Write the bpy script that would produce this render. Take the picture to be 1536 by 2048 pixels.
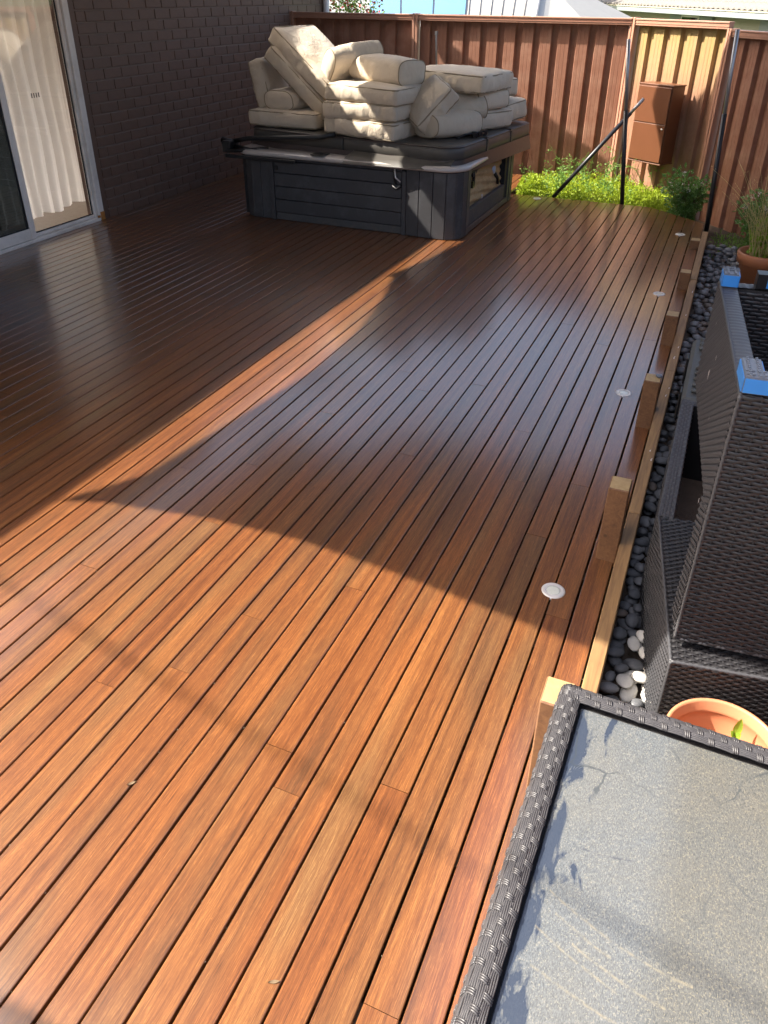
import bpy, bmesh, math, random
from mathutils import Vector, Matrix, noise
import numpy as np
R_ = math.radians
random.seed(7)
scene = bpy.context.scene
for o in list(bpy.data.objects): bpy.data.objects.remove(o)
COL = scene.collection

# ------------------------------------------------------------------ camera
H = 1.9
cam_d = bpy.data.cameras.new("camera"); cam = bpy.data.objects.new("camera", cam_d); COL.objects.link(cam)
cr = Vector((0.9200916, 0.39163753, 0.00717577))
cdn = Vector((0.20569853, -0.46750448, -0.85972535))
cf = Vector((-0.33334601, 0.79250212, -0.51070621))
M = Matrix((cr, -cdn, -cf)).transposed().to_4x4(); M.translation = Vector((0, 0, H))
cam.matrix_world = M
cam_d.sensor_fit = 'VERTICAL'; cam_d.sensor_height = 36; cam_d.lens = 1546 / 2048 * 36
cam_d.shift_y = -124 / 2048
cam_d.clip_start = 0.05; cam_d.clip_end = 2000
scene.camera = cam

# ------------------------------------------------------------------ light
S = Vector((0.95, 0.28, -1.0))          # direction the sunlight travels
w = bpy.data.worlds.new("World"); scene.world = w; w.use_nodes = True
nt = w.node_tree; nt.nodes.clear()
sky = nt.nodes.new('ShaderNodeTexSky'); sky.sky_type = 'NISHITA'; sky.sun_disc = False
sky.sun_elevation = math.atan2(1.0, math.hypot(S.x, S.y))
sky.sun_rotation = math.atan2(-S.x, -S.y)
sky.air_density = 1.0; sky.dust_density = 7.0; sky.ozone_density = 1.0
bg = nt.nodes.new('ShaderNodeBackground'); bg.inputs[1].default_value = 0.14
wo = nt.nodes.new('ShaderNodeOutputWorld')
nt.links.new(sky.outputs[0], bg.inputs[0]); nt.links.new(bg.outputs[0], wo.inputs[0])
sd = bpy.data.lights.new("sun", 'SUN'); sd.energy = 4.9; sd.angle = R_(0.53); sd.color = (1.0, 0.93, 0.83)
sun = bpy.data.objects.new("sun", sd); COL.objects.link(sun)
sun.rotation_euler = S.to_track_quat('-Z', 'Y').to_euler(); sun.location = (-6, -3, 9)
scene.view_settings.view_transform = 'Standard'; scene.view_settings.look = 'None'
scene.view_settings.exposure = 1.75; scene.view_settings.gamma = 1.0
scene.view_settings.use_curve_mapping = False

# ------------------------------------------------------------------ helpers
def tag(o, label=None, cat=None, group=None, kind=None):
    if label: o['label'] = label
    if cat: o['category'] = cat
    if group: o['group'] = group
    if kind: o['kind'] = kind
    return o
def obj(name, me, mat=None, parent=None, loc=None):
    if isinstance(me, MB): me = me.mesh(name)
    o = bpy.data.objects.new(name, me); COL.objects.link(o)
    if mat is not None and len(me.materials) == 0:
        for m_ in (mat if isinstance(mat, (list, tuple)) else [mat]): me.materials.append(m_)
    if parent: o.parent = parent
    if loc is not None: o.location = loc
    return o
def empty(name, loc=(0, 0, 0), rot=(0, 0, 0)):
    o = bpy.data.objects.new(name, None); COL.objects.link(o); o.location = loc; o.rotation_euler = rot
    o.empty_display_size = 0.1
    return o
class MB:
    def __init__(s): s.v = []; s.f = []; s.sm = []; s.mi = []
    def add(s, vs, fs, smooth=False, mi=0, mat=None):
        b = len(s.v)
        if mat is not None: vs = [mat @ Vector(v) for v in vs]
        s.v += [tuple(v) for v in vs]; s.f += [tuple(i + b for i in f) for f in fs]
        s.sm += [smooth] * len(fs); s.mi += [mi] * len(fs); return s
    def box(s, a, b, ch=0.0, mi=0, mat=None):
        x0, y0, z0 = a; x1, y1, z1 = b
        if ch <= 0:
            vs = [(x0, y0, z0), (x1, y0, z0), (x1, y1, z0), (x0, y1, z0), (x0, y0, z1), (x1, y0, z1), (x1, y1, z1), (x0, y1, z1)]
            fs = [(0, 3, 2, 1), (4, 5, 6, 7), (0, 1, 5, 4), (1, 2, 6, 5), (2, 3, 7, 6), (3, 0, 4, 7)]
            return s.add(vs, fs, False, mi, mat)
        c = ch; vs = []
        for X, sx in ((x0, 1), (x1, -1)):
            for Y, sy in ((y0, 1), (y1, -1)):
                for Z, sz in ((z0, 1), (z1, -1)):
                    vs += [(X, Y + sy * c, Z + sz * c), (X + sx * c, Y, Z + sz * c), (X + sx * c, Y + sy * c, Z)]
        I = lambda x, y, z, k: ((x * 2 + y) * 2 + z) * 3 + k
        fs = []
        for x in (0, 1):
            q = [I(x, 0, 0, 0), I(x, 1, 0, 0), I(x, 1, 1, 0), I(x, 0, 1, 0)]; fs.append(q if x else q[::-1])
        for y in (0, 1):
            q = [I(0, y, 0, 1), I(1, y, 0, 1), I(1, y, 1, 1), I(0, y, 1, 1)]; fs.append(q[::-1] if y else q)
        for z in (0, 1):
            q = [I(0, 0, z, 2), I(1, 0, z, 2), I(1, 1, z, 2), I(0, 1, z, 2)]; fs.append(q if z else q[::-1])
        for z in (0, 1):
            for y in (0, 1): fs.append((I(0, y, z, 1), I(1, y, z, 1), I(1, y, z, 2), I(0, y, z, 2)))
            for x in (0, 1): fs.append((I(x, 0, z, 0), I(x, 1, z, 0), I(x, 1, z, 2), I(x, 0, z, 2)))
        for x in (0, 1):
            for y in (0, 1): fs.append((I(x, y, 0, 0), I(x, y, 1, 0), I(x, y, 1, 1), I(x, y, 0, 1)))
        for x in (0, 1):
            for y in (0, 1):
                for z in (0, 1): fs.append((I(x, y, z, 0), I(x, y, z, 1), I(x, y, z, 2)))
        return s.add(vs, fs, False, mi, mat)
    def prism(s, poly, z0, z1, mi=0, mat=None, smooth=False):
        n = len(poly); vs = [(x, y, z0) for x, y in poly] + [(x, y, z1) for x, y in poly]
        fs = [tuple(range(n))[::-1], tuple(range(n, 2 * n))]
        s.add(vs, fs, False, mi, mat)
        s.add(vs, [(i, (i + 1) % n, n + (i + 1) % n, n + i) for i in range(n)], smooth, mi, mat)
        return s
    def tube(s, pts, r, seg=6, closed=False, mi=0, smooth=True, taper=None):
        pts = [Vector(p) for p in pts]; n = len(pts); vs = []
        prev = None
        for i, p in enumerate(pts):
            if closed: t = (pts[(i + 1) % n] - pts[i - 1])
            else: t = pts[min(i + 1, n - 1)] - pts[max(i - 1, 0)]
            if t.length < 1e-9: t = Vector((0, 0, 1))
            t.normalize()
            if prev is None:
                a = Vector((0, 0, 1)) if abs(t.z) < .9 else Vector((1, 0, 0))
                u = t.cross(a).normalized()
            else:
                u = (prev - t * prev.dot(t))
                u = u.normalized() if u.length > 1e-6 else t.orthogonal().normalized()
            prev = u; q = t.cross(u)
            rr = r if taper is None else r * taper[i]
            for k in range(seg):
                a = 2 * math.pi * k / seg; vs.append(p + u * (math.cos(a) * rr) + q * (math.sin(a) * rr))
        fs = []
        for i in range(n if closed else n - 1):
            j = (i + 1) % n
            for k in range(seg): fs.append((i * seg + k, i * seg + (k + 1) % seg, j * seg + (k + 1) % seg, j * seg + k))
        if not closed:
            fs.append(tuple(range(seg))[::-1]); fs.append(tuple((n - 1) * seg + k for k in range(seg)))
        return s.add(vs, fs, smooth, mi)
    def lathe(s, prof, c=(0, 0, 0), seg=32, mi=0, mat=None, smooth=True):
        vs = []; n = len(prof)
        for i in range(seg):
            a = 2 * math.pi * i / seg
            for r, z in prof: vs.append((c[0] + r * math.cos(a), c[1] + r * math.sin(a), c[2] + z))
        fs = [(i * n + k, ((i + 1) % seg) * n + k, ((i + 1) % seg) * n + k + 1, i * n + k + 1) for i in range(seg) for k in range(n - 1)]
        return s.add(vs, fs, smooth, mi, mat)
    def mesh(s, name='mesh'):
        me = bpy.data.meshes.new(name); me.from_pydata(s.v, [], s.f)
        me.polygons.foreach_set('use_smooth', s.sm); me.polygons.foreach_set('material_index', s.mi)
        me.update(); return me

# ------------------------------------------------------------------ materials
class NT:
    def __init__(s, name):
        s.m = bpy.data.materials.new(name); s.m.use_nodes = True; s.t = s.m.node_tree
        s.b = s.t.nodes['Principled BSDF']; s.o = s.t.nodes['Material Output']
    def n(s, typ, **k):
        x = s.t.nodes.new(typ)
        for a, b in k.items():
            if a.startswith('i_'): x.inputs[a[2:].replace('_', ' ')].default_value = b
            else: setattr(x, a, b)
        return x
    def l(s, a, b): s.t.links.new(a, b)
    def noise(s, vec, scale, detail=4, rough=.55, dist=0):
        x = s.n('ShaderNodeTexNoise'); x.inputs['Scale'].default_value = scale; x.inputs['Detail'].default_value = detail
        x.inputs['Roughness'].default_value = rough; x.inputs['Distortion'].default_value = dist
        if vec is not None: s.l(vec, x.inputs['Vector'])
        return x.outputs['Fac']
    def ramp(s, fac, stops, interp='LINEAR'):
        x = s.n('ShaderNodeValToRGB'); x.color_ramp.interpolation = interp; cr_ = x.color_ramp
        while len(cr_.elements) < len(stops): cr_.elements.new(.5)
        for e, (p, c) in zip(cr_.elements, stops):
            e.position = p; e.color = (*c, 1) if not isinstance(c, (int, float)) else (c, c, c, 1)
        s.l(fac, x.inputs[0]); return x.outputs[0]
    def mix(s, fac, a, b, mode='MIX'):
        x = s.n('ShaderNodeMix', data_type='RGBA', blend_type=mode)
        for v, i in ((fac, 0), (a, 6), (b, 7)):
            if isinstance(v, (int, float)): x.inputs[i].default_value = v
            elif isinstance(v, tuple): x.inputs[i].default_value = (*v, 1)
            else: s.l(v, x.inputs[i])
        return x.outputs[2]
    def math(s, op, a, b=0.0, c=None):
        x = s.n('ShaderNodeMath', operation=op)
        for i, v in enumerate((a, b) if c is None else (a, b, c)):
            if isinstance(v, (int, float)): x.inputs[i].default_value = v
            else: s.l(v, x.inputs[i])
        return x.outputs[0]
    def mapv(s, vec, scale=(1, 1, 1), loc=None, rot=None):
        x = s.n('ShaderNodeMapping'); x.inputs['Scale'].default_value = scale
        if rot: x.inputs['Rotation'].default_value = rot
        s.l(vec, x.inputs['Vector'])
        if loc is not None:
            if isinstance(loc, tuple): x.inputs['Location'].default_value = loc
            else: s.l(loc, x.inputs['Location'])
        return x.outputs[0]
    def obj(s): return s.n('ShaderNodeTexCoord').outputs['Object']
    def rnd(s): return s.n('ShaderNodeObjectInfo').outputs['Random']
    def bump(s, h, strength=.3, dist=.002):
        x = s.n('ShaderNodeBump'); x.inputs['Strength'].default_value = strength; x.inputs['Distance'].default_value = dist
        s.l(h, x.inputs['Height']); s.l(x.outputs[0], s.b.inputs['Normal']); return x
    def set(s, **k):
        for a, b in k.items():
            i = s.b.inputs[a.replace('_', ' ')]
            if isinstance(b, (int, float)): i.default_value = b
            elif isinstance(b, tuple): i.default_value = (*b, 1) if len(b) == 3 else b
            else: s.l(b, i)
        return s
def simple(name, col, rough=.6, var=.18, scale=8, bump=.0, bscale=60, bdist=.002, metal=0, spec=.5, coat=0, dirt=None, dscale=2.5):
    m = NT(name); v = m.obj(); r = m.rnd()
    n1 = m.noise(v, scale, 5, .6)
    c = m.mix(n1, tuple(x * (1 - var) for x in col), tuple(min(1, x * (1 + var)) for x in col))
    c = m.mix(1.0, c, m.ramp(r, [(0, 1 - var * .6), (1, 1.0)]), 'MULTIPLY')
    if dirt:
        d = m.ramp(m.noise(v, dscale, 7, .7), [(.5, 0.0), (.72, 1.0)])
        c = m.mix(m.math('MULTIPLY', d, .6), c, dirt)
    m.set(Base_Color=c, Roughness=m.math('ADD', rough - .06, m.math('MULTIPLY', m.noise(v, scale * 3, 4), .12)), Metallic=metal, Specular_IOR_Level=spec, Coat_Weight=coat)
    if bump: m.bump(m.noise(v, bscale, 5, .65), bump, bdist)
    return m.m

def deck_mat():
    m = NT('oiled hardwood'); v = m.obj(); r = m.rnd()
    off = m.n('ShaderNodeCombineXYZ'); m.l(m.math('MULTIPLY', r, 97.0), off.inputs[0]); m.l(m.math('MULTIPLY', r, 51.0), off.inputs[1]); m.l(m.math('MULTIPLY', r, 13.0), off.inputs[2])
    long_ = m.noise(m.mapv(v, (44, .9, 44), off.outputs[0]), 1, 4, .6, .6)
    fine = m.noise(m.mapv(v, (560, 13, 560), off.outputs[0]), 1, 5, .7, .25)
    fleck = m.noise(m.mapv(v, (520, 42, 520), off.outputs[0]), 1, 3, .6, 1.0)
    blot = m.noise(m.mapv(v, (7, 1.1, 7), off.outputs[0]), 1, 3, .5)
    t = m.math('ADD', m.math('MULTIPLY', long_, .45), m.math('MULTIPLY', fine, .66))
    t = m.math('ADD', t, m.math('MULTIPLY', m.math('SUBTRACT', r, .5), .045))
    c = m.ramp(t, [(.36, (.056, .0180, .0075)), (.49, (.114, .038, .0120)), (.61, (.178, .063, .0178)), (.78, (.295, .120, .034))])
    # some boards greyer-brown, some redder
    r2 = m.math('FRACT', m.math('MULTIPLY', r, 7.13))
    c = m.mix(m.ramp(r2, [(.45, 0.0), (.95, .5)]), c, m.mix(1.0, c, (.95, 1.12, 1.25), 'MULTIPLY'))
    c = m.mix(m.ramp(blot, [(.44, 0.0), (.66, .7)]), c, m.mix(1.0, c, (.60, .82, 1.15), 'MULTIPLY'))
    c = m.mix(m.ramp(fleck, [(.54, 0.0), (.68, .6)]), c, m.mix(1.0, c, (1.7, 1.8, 1.7), 'MULTIPLY'))
    m.set(Base_Color=c, Roughness=m.math('ADD', .34, m.math('MULTIPLY', m.noise(v, 3.0, 4, .6), .14)), Specular_IOR_Level=.25, Coat_Weight=1.0, Coat_Roughness=.17, Coat_IOR=1.82)
    h = m.math('ADD', m.math('MULTIPLY', fine, .8), m.math('MULTIPLY', long_, .5))
    m.bump(h, .35, .0011)
    return m.m
def pine_mat(name, a, b, end=False):
    m = NT(name); v = m.obj(); r = m.rnd()
    off = m.n('ShaderNodeCombineXYZ'); m.l(m.math('MULTIPLY', r, 31.0), off.inputs[0]); m.l(m.math('MULTIPLY', r, 17.0), off.inputs[1])
    g = m.noise(m.mapv(v, (55, 3.5, 55) if not end else (30, 30, 4), off.outputs[0]), 1, 5, .6, 1.2)
    w_ = m.noise(m.mapv(v, (5, 2, 5), off.outputs[0]), 1, 4, .6)
    c = m.ramp(m.math('ADD', m.math('MULTIPLY', g, .6), m.math('MULTIPLY', w_, .45)), [(.35, a), (.72, b)])
    kn = m.n('ShaderNodeTexVoronoi'); kn.inputs['Scale'].default_value = 3.5; m.l(m.mapv(v, (3, 1, 3), off.outputs[0]), kn.inputs['Vector'])
    c = m.mix(m.ramp(kn.outputs['Distance'], [(.06, .8), (.13, 0.0)]), c, tuple(x * .3 for x in a))
    m.set(Base_Color=c, Roughness=.62); m.bump(g, .35, .001); return m.m
def fabric_mat():
    m = NT('cushion canvas'); v = m.obj(); r = m.rnd()
    n1 = m.noise(v, 3.2, 5, .6); n2 = m.noise(v, 9, 5, .7)
    c = m.mix(n1, (.52, .43, .32), (.66, .57, .45))
    c = m.mix(m.ramp(n2, [(.52, 0.0), (.8, .35)]), c, (.38, .30, .20))
    c = m.mix(1.0, c, m.ramp(r, [(0, .88), (1, 1.06)]), 'MULTIPLY')
    m.set(Base_Color=c, Roughness=.92, Specular_IOR_Level=.15, Sheen_Weight=.15)
    wv = m.noise(v, 420, 2, .5)
    wr = m.noise(m.mapv(v, (9, 9, 5)), 1.6, 5, .62, 1.4)
    b1 = m.n('ShaderNodeBump'); b1.inputs['Strength'].default_value = .5; b1.inputs['Distance'].default_value = .02; m.l(wr, b1.inputs['Height'])
    b2 = m.n('ShaderNodeBump'); b2.inputs['Strength'].default_value = .3; b2.inputs['Distance'].default_value = .0008; m.l(wv, b2.inputs['Height'])
    m.l(b1.outputs[0], b2.inputs['Normal']); m.l(b2.outputs[0], m.b.inputs['Normal'])
    return m.m
def fence_mat(name, moss=False):
    m = NT(name); v = m.obj()
    st = m.noise(m.mapv(v, (30, 30, 1.2)), 1, 5, .6); n2 = m.noise(v, 5, 5, .6)
    c = m.mix(st, (.205, .090, .054), (.275, .13, .083))
    c = m.mix(m.ramp(n2, [(.45, 0.0), (.75, .5)]), c, (.40, .235, .165))
    if moss:
        sep = m.n('ShaderNodeSeparateXYZ'); m.l(v, sep.inputs[0])
        hgt = m.ramp(m.math('DIVIDE', sep.outputs[2], 1.7), [(.55, 0.0), (.96, 1.0)])
        ms = m.math('MULTIPLY', hgt, m.ramp(m.noise(m.mapv(v, (7, 7, 1.6)), 1, 6, .7), [(.32, .25), (.6, 1.0)]))
        c = m.mix(m.math('MULTIPLY', m.ramp(hgt, [(0, .35), (.4, 1.0)]), .4), c, (.42, .29, .17))
        c = m.mix(m.math('MULTIPLY', ms, .6), c, (.30, .265, .05))
    m.set(Base_Color=c, Roughness=.55, Specular_IOR_Level=.35); m.bump(st, .1, .001)
    return m.m
def wicker_mat(name, a, b, rough=.42):
    m = NT(name); v = m.obj()
    n1 = m.noise(v, 6, 5, .65); n2 = m.noise(v, 160, 3, .6)
    c = m.mix(n1, a, b)
    d = m.ramp(m.noise(v, 14, 6, .75), [(.55, 0.0), (.8, .5)])
    c = m.mix(d, c, (.055, .055, .055))
    m.set(Base_Color=c, Roughness=rough, Specular_IOR_Level=.5)
    m.bump(n2, .5, .0008); return m.m
STREAKS = ((-.447, -.52, .85, .03, .30, .0030), (-.478, -.50, .80, .05, .16, .0024), (-.53, -.45, .6, .02, .18, .0030), (-.50, -.55, .9, .09, .26, .0018), (-.60, -.3, .5, .03, .2, .0022))
def glass_dusty():
    m = NT('dusty table glass'); v = m.obj()
    g = m.noise(m.mapv(v, (520, 150, 50)), 1, 3, .7); sp = m.noise(v, 330, 2, .6); cl = m.noise(v, 3.0, 6, .65, .6)
    c = m.mix(m.ramp(g, [(.32, 0.0), (.68, 1.0)]), (.030, .037, .044), (.120, .130, .135))
    c = m.mix(m.ramp(sp, [(.56, 0.0), (.66, .75)]), c, (.19, .185, .155))
    c = m.mix(m.ramp(cl, [(.42, 0.0), (.7, .3)]), c, (.12, .11, .085))
    sep = m.n('ShaderNodeSeparateXYZ'); m.l(v, sep.inputs[0])
    c = m.mix(m.ramp(m.math('ADD', sep.outputs[0], m.math('MULTIPLY', cl, .02)), [(.20, 0.0), (.27, 1.0)]), c, m.mix(1.0, c, (.90, .84, .74), 'MULTIPLY'))  # browner right part: shade and reflection put into the colour
    # wiped patches down the left edge
    edge = m.math('SUBTRACT', .215, m.math('MULTIPLY', sep.outputs[0], 2.3))
    pt = m.math('ADD', m.noise(m.mapv(v, (22, 6, 1)), 1, 4, .6, .7), edge)
    pm = m.ramp(pt, [(.64, 0.0), (.70, .9)])
    c = m.mix(pm, c, (.020, .028, .046))
    # finger wipe streaks: long shallow curves in the dust
    X_, Y_ = sep.outputs[0], sep.outputs[1]
    wob = m.math('MULTIPLY', m.math('SUBTRACT', m.noise(v, 16, 4, .6), .5), .010)
    brk = m.noise(m.mapv(v, (60, 60, 10)), 1, 4, .7)
    def streak(c_, a0_, b0_, k_, x0_, x1_, th_, col, amt):
        yy = m.math('ADD', m.math('ADD', a0_, m.math('MULTIPLY', X_, b0_)), m.math('MULTIPLY', m.math('MULTIPLY', X_, X_), k_))
        d_ = m.math('ABSOLUTE', m.math('ADD', m.math('SUBTRACT', Y_, yy), wob))
        msk = m.ramp(d_, [(0, 1.0), (th_, 0.0)])
        inr = m.math('MULTIPLY', m.math('GREATER_THAN', X_, x0_), m.math('LESS_THAN', X_, x1_))
        msk = m.math('MULTIPLY', m.math('MULTIPLY', msk, inr), m.ramp(brk, [(.38, 0.0), (.6, amt)]))
        return m.mix(msk, c_, col)
    tan_ = (.20, .175, .12)
    for st_ in STREAKS: c = streak(c, *st_, tan_, .6)
    c = streak(c, -.345, -.20, 1.5, .07, .165, .0035, (.03, .035, .045), .9)
    # thin wandering dark cracks in the dust
    vo = m.n('ShaderNodeTexVoronoi', feature='DISTANCE_TO_EDGE'); vo.inputs['Scale'].default_value = 4.3
    nv = m.n('ShaderNodeTexNoise'); nv.inputs['Scale'].default_value = 11; nv.inputs['Detail'].default_value = 5; m.l(v, nv.inputs['Vector'])
    mx = m.n('ShaderNodeVectorMath', operation='MULTIPLY_ADD'); m.l(nv.outputs['Color'], mx.inputs[0]); mx.inputs[1].default_value = (.09, .09, 0); m.l(v, mx.inputs[2])
    m.l(mx.outputs[0], vo.inputs['Vector'])
    ck = m.math('MULTIPLY', m.ramp(vo.outputs['Distance'], [(.004, 1.0), (.012, 0.0)]), m.ramp(m.noise(v, 3.4, 2), [(.52, 0.0), (.6, .75)]))
    c = m.mix(ck, c, (.03, .036, .04))
    m.set(Base_Color=c, Roughness=m.ramp(pm, [(0, .5), (1, .22)]), Specular_IOR_Level=.5, Coat_Weight=.35, Coat_Roughness=.28)
    m.bump(sp, .2, .0005); return m.m
def window_glass(name='window glass', tint=(1, 1, 1), refl=1.0):
    m = NT(name); t = m.t; t.nodes.remove(m.b)
    tr = m.n('ShaderNodeBsdfTransparent'); tr.inputs[0].default_value = (*tint, 1)
    gl = m.n('ShaderNodeBsdfGlossy'); gl.inputs['Roughness'].default_value = .01; gl.inputs[0].default_value = (.95, .98, 1, 1)
    fr = m.n('ShaderNodeFresnel'); fr.inputs[0].default_value = 1.52
    mx = m.n('ShaderNodeMixShader'); geo_ = m.n('ShaderNodeNewGeometry'); f2 = m.math('MULTIPLY', m.math('MULTIPLY', fr.outputs[0], 1.9 * refl), m.math('SUBTRACT', 1.0, geo_.outputs['Backfacing'])); m.l(f2, mx.inputs[0])
    m.l(tr.outputs[0], mx.inputs[1]); m.l(gl.outputs[0], mx.inputs[2]); m.l(mx.outputs[0], m.o.inputs[0]); return m.m
def leaf_mat(name, a, b, trans=.35, edge=None):
    m = NT(name); v = m.obj()
    n1 = m.noise(v, 14, 3, .6); n0 = m.noise(v, 90, 2, .6)
    c = m.mix(m.math('ADD', m.math('MULTIPLY', n1, .6), m.math('MULTIPLY', n0, .4)), a, b)
    c = m.mix(m.ramp(n0, [(.62, 0.0), (.66, 1.0 if edge else 0.0)]), c, edge or a)
    m.set(Base_Color=c, Roughness=.5, Specular_IOR_Level=.35)
    tl = m.n('ShaderNodeBsdfTranslucent'); m.l(c, tl.inputs[0])
    mx = m.n('ShaderNodeMixShader'); mx.inputs[0].default_value = trans
    m.l(m.b.outputs[0], mx.inputs[1]); m.l(tl.outputs[0], mx.inputs[2]); m.l(mx.outputs[0], m.o.inputs[0]); return m.m

MT = {}
MT["deck"] = deck_mat()
MT['rail'] = pine_mat('weathered pine rail', (.14, .072, .032), (.34, .20, .08))
MT['stub'] = pine_mat('treated pine post', (.105, .046, .020), (.225, .108, .044))
MT['stubtop'] = pine_mat('pine end grain', (.26, .165, .07), (.42, .30, .14), True)
MT['joist'] = simple('joist', (.10, .06, .035), .8)
MT['soil'] = simple('garden soil', (.07, .05, .035), .95, .3, 12, .8, 40, .02)
MT['brick'] = simple('painted brick', (.145, .088, .064), .55, .16, 14, .5, 140, .002, spec=.35)
MT['mortar'] = simple('painted mortar', (.19, .135, .105), .7, .15, 30, .5, 160, .003)
MT['fascia'] = simple('painted fascia', (.55, .52, .47), .5)
MT['soffit'] = simple('soffit board', (.30, .27, .24), .7)
MT['rooftile'] = simple('roof tile', (.13, .115, .105), .75, .25, 10, .4)
MT['alu'] = simple('white powder coated frame', (.78, .72, .66), .38, .06, 6, dirt=(.40, .35, .29))
MT['rust'] = simple('orange stain', (.45, .19, .04), .7, .4, 40)
MT['rubber'] = simple('black seal', (.012, .012, .014), .5, .2)
MT['wglass'] = window_glass()
MT['tglass'] = window_glass('dark door glass', (.22, .25, .27), 1.0)
MT['curtain'] = leaf_mat('sheer curtain', (.80, .78, .75), (.84, .82, .79), .55)
MT['plaster'] = simple('inside wall', (.5, .47, .42), .8, .05)
MT['floorboard'] = simple('inside floor', (.11, .065, .035), .4, .2)
MT['fence'] = fence_mat('brown steel fence'); MT['fmoss'] = fence_mat('brown steel fence with moss', True)
MT['frail'] = simple('fence rail', (.38, .20, .135), .42, .14, 10, spec=.5)
MT['boxm'] = simple('meter box steel', (.125, .045, .018), .42, .1, 6, .1, 80)
MT['chrome'] = simple('steel', (.66, .63, .60), .4, .08, 20, metal=.35)
MT['silver'] = simple('aluminium pole', (.42, .42, .42), .45, .1, 20, metal=.7)
MT['blackpole'] = simple('black pole', (.014, .014, .017), .4, .2, 10)
MT['tub'] = simple('charcoal cabinet board', (.052, .051, .054), .5, .16, 6, .25, 60, .002, dirt=(.10, .105, .11), dscale=7)
MT['tubdirt'] = simple('muddy skirting board', (.075, .072, .072), .7, .3, 14, .4, 60, .003, dirt=(.13, .11, .08), dscale=12)
MT['tubdark'] = simple('black void', (.010, .010, .012), .7)
MT['shell'] = simple('acrylic shell', (.46, .415, .38), .3, .05, 3, coat=.3)
MT['vinyl'] = simple('cover vinyl', (.062, .056, .048), .5, .15, 7, .35, 90, .002, dirt=(.11, .10, .085))
MT['skirt'] = simple('cover skirt vinyl', (.052, .036, .032), .42, .15, 7, .3, 60, .002)
MT['foam'] = simple('tan insulation foam', (.46, .32, .16), .85, .25, 9, .8, 14, .03)
MT['pvc'] = simple('blue grey plastic', (.40, .47, .62), .4)
MT['fabric'] = fabric_mat()
MT['piping'] = simple('cushion piping', (.27, .215, .145), .85, .1)
MT['wick'] = wicker_mat('charcoal wicker', (.013, .0125, .014), (.026, .025, .027), .36)
MT['wickg'] = wicker_mat('paler grey wicker', (.034, .034, .038), (.056, .056, .060), .5)  # paler grey tone, used on left-facing weaves and edge rolls
MT['wickr'] = wicker_mat('grey rim wicker', (.034, .032, .035), (.058, .056, .058), .42)
MT['wickd'] = simple('wicker backing', (.012, .011, .012), .8)
MT['glass'] = glass_dusty()
MT['terra'] = simple('terracotta plastic', (.50, .20, .10), .5, .1, 5, .1, 60)
MT['terra2'] = simple('old terracotta', (.40, .15, .065), .6, .18, 7, .3, 50, dirt=(.45, .30, .20))
MT['blue'] = simple('blue tape', (.035, .21, .58), .35, .12, 12)
MT['footp'] = simple('grey foot plastic', (.135, .15, .18), .45, .12, 30, .4, 120)
MT['case'] = simple('grey case plastic', (.06, .062, .058), .5, .12, 10, .2, 150)
MT['yellow'] = simple('yellow mark', (.55, .42, .04), .5)
MT['sail'] = leaf_mat('shade cloth', (.20, .165, .125), (.24, .20, .15), .06)
MT['lens'] = simple('frosted lens', (.60, .62, .56), .25, .1, 60, coat=.5)
MT['sedum'] = leaf_mat('golden ground cover', (.21, .31, .02), (.42, .50, .04), .45)
MT['green'] = leaf_mat('mid green leaf', (.09, .19, .035), (.20, .33, .07), .4)
MT['varieg'] = leaf_mat('variegated leaf', (.09, .20, .045), (.18, .32, .08), .4, (.62, .64, .42))
MT['dry'] = leaf_mat('dry stalk', (.46, .39, .16), (.60, .52, .24), .3)
MT['limeleaf'] = leaf_mat('lime leaf', (.18, .34, .03), (.32, .48, .06), .45)
MT['petal'] = simple('white petal', (.75, .68, .66), .6, .1)
MT['red'] = simple('red petal', (.62, .09, .07), .6, .2)
MT['bark'] = simple('bark', (.12, .08, .05), .9, .3, 30, .6)
MT['creamwall'] = simple('cream render', (.30, .28, .205), .8, .06)
MT['greymetal'] = simple('grey metal roof', (.20, .195, .18), .45, .1, 3)
MT['sky_glass'] = simple('blue skylight', (.06, .20, .34), .12, .15, 3)
MT['gutter'] = simple('grey green gutter', (.19, .215, .21), .5, .08)
MT['oldtile'] = simple('weathered roof tile', (.15, .138, .125), .8, .3, 12)
MT['lawn'] = simple('lawn', (.05, .08, .025), .95, .3, 3)
MT['deadleaf'] = simple('dead leaf', (.17, .115, .06), .7, .3, 60)
MT['blackpl'] = simple('black plastic', (.012, .012, .013), .35, .2)

# ------------------------------------------------------------------ ground
g = MB(); 
outer = [(-400, -300), (400, -300), (400, 10.2), (-400, 10.2)]
g.add([(x, y, -.2) for x, y in outer], [(0, 1, 2, 3)])
g.add([(-400, 10.2, -.2), (400, 10.2, -.2), (400, 10.2, -1.2), (-400, 10.2, -1.2), (-400, 600, -1.2), (400, 600, -1.2)], [(0, 1, 2, 3), (3, 2, 5, 4)])
tag(obj('ground', g, MT['soil']), kind='structure')
g = MB(); g.add([(-200, 10.4, -1.19), (200, 10.4, -1.19), (200, 500, -1.19), (-200, 500, -1.19)], [(0, 1, 2, 3)])
tag(obj('lawn', g, MT['lawn']), kind='structure')

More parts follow.
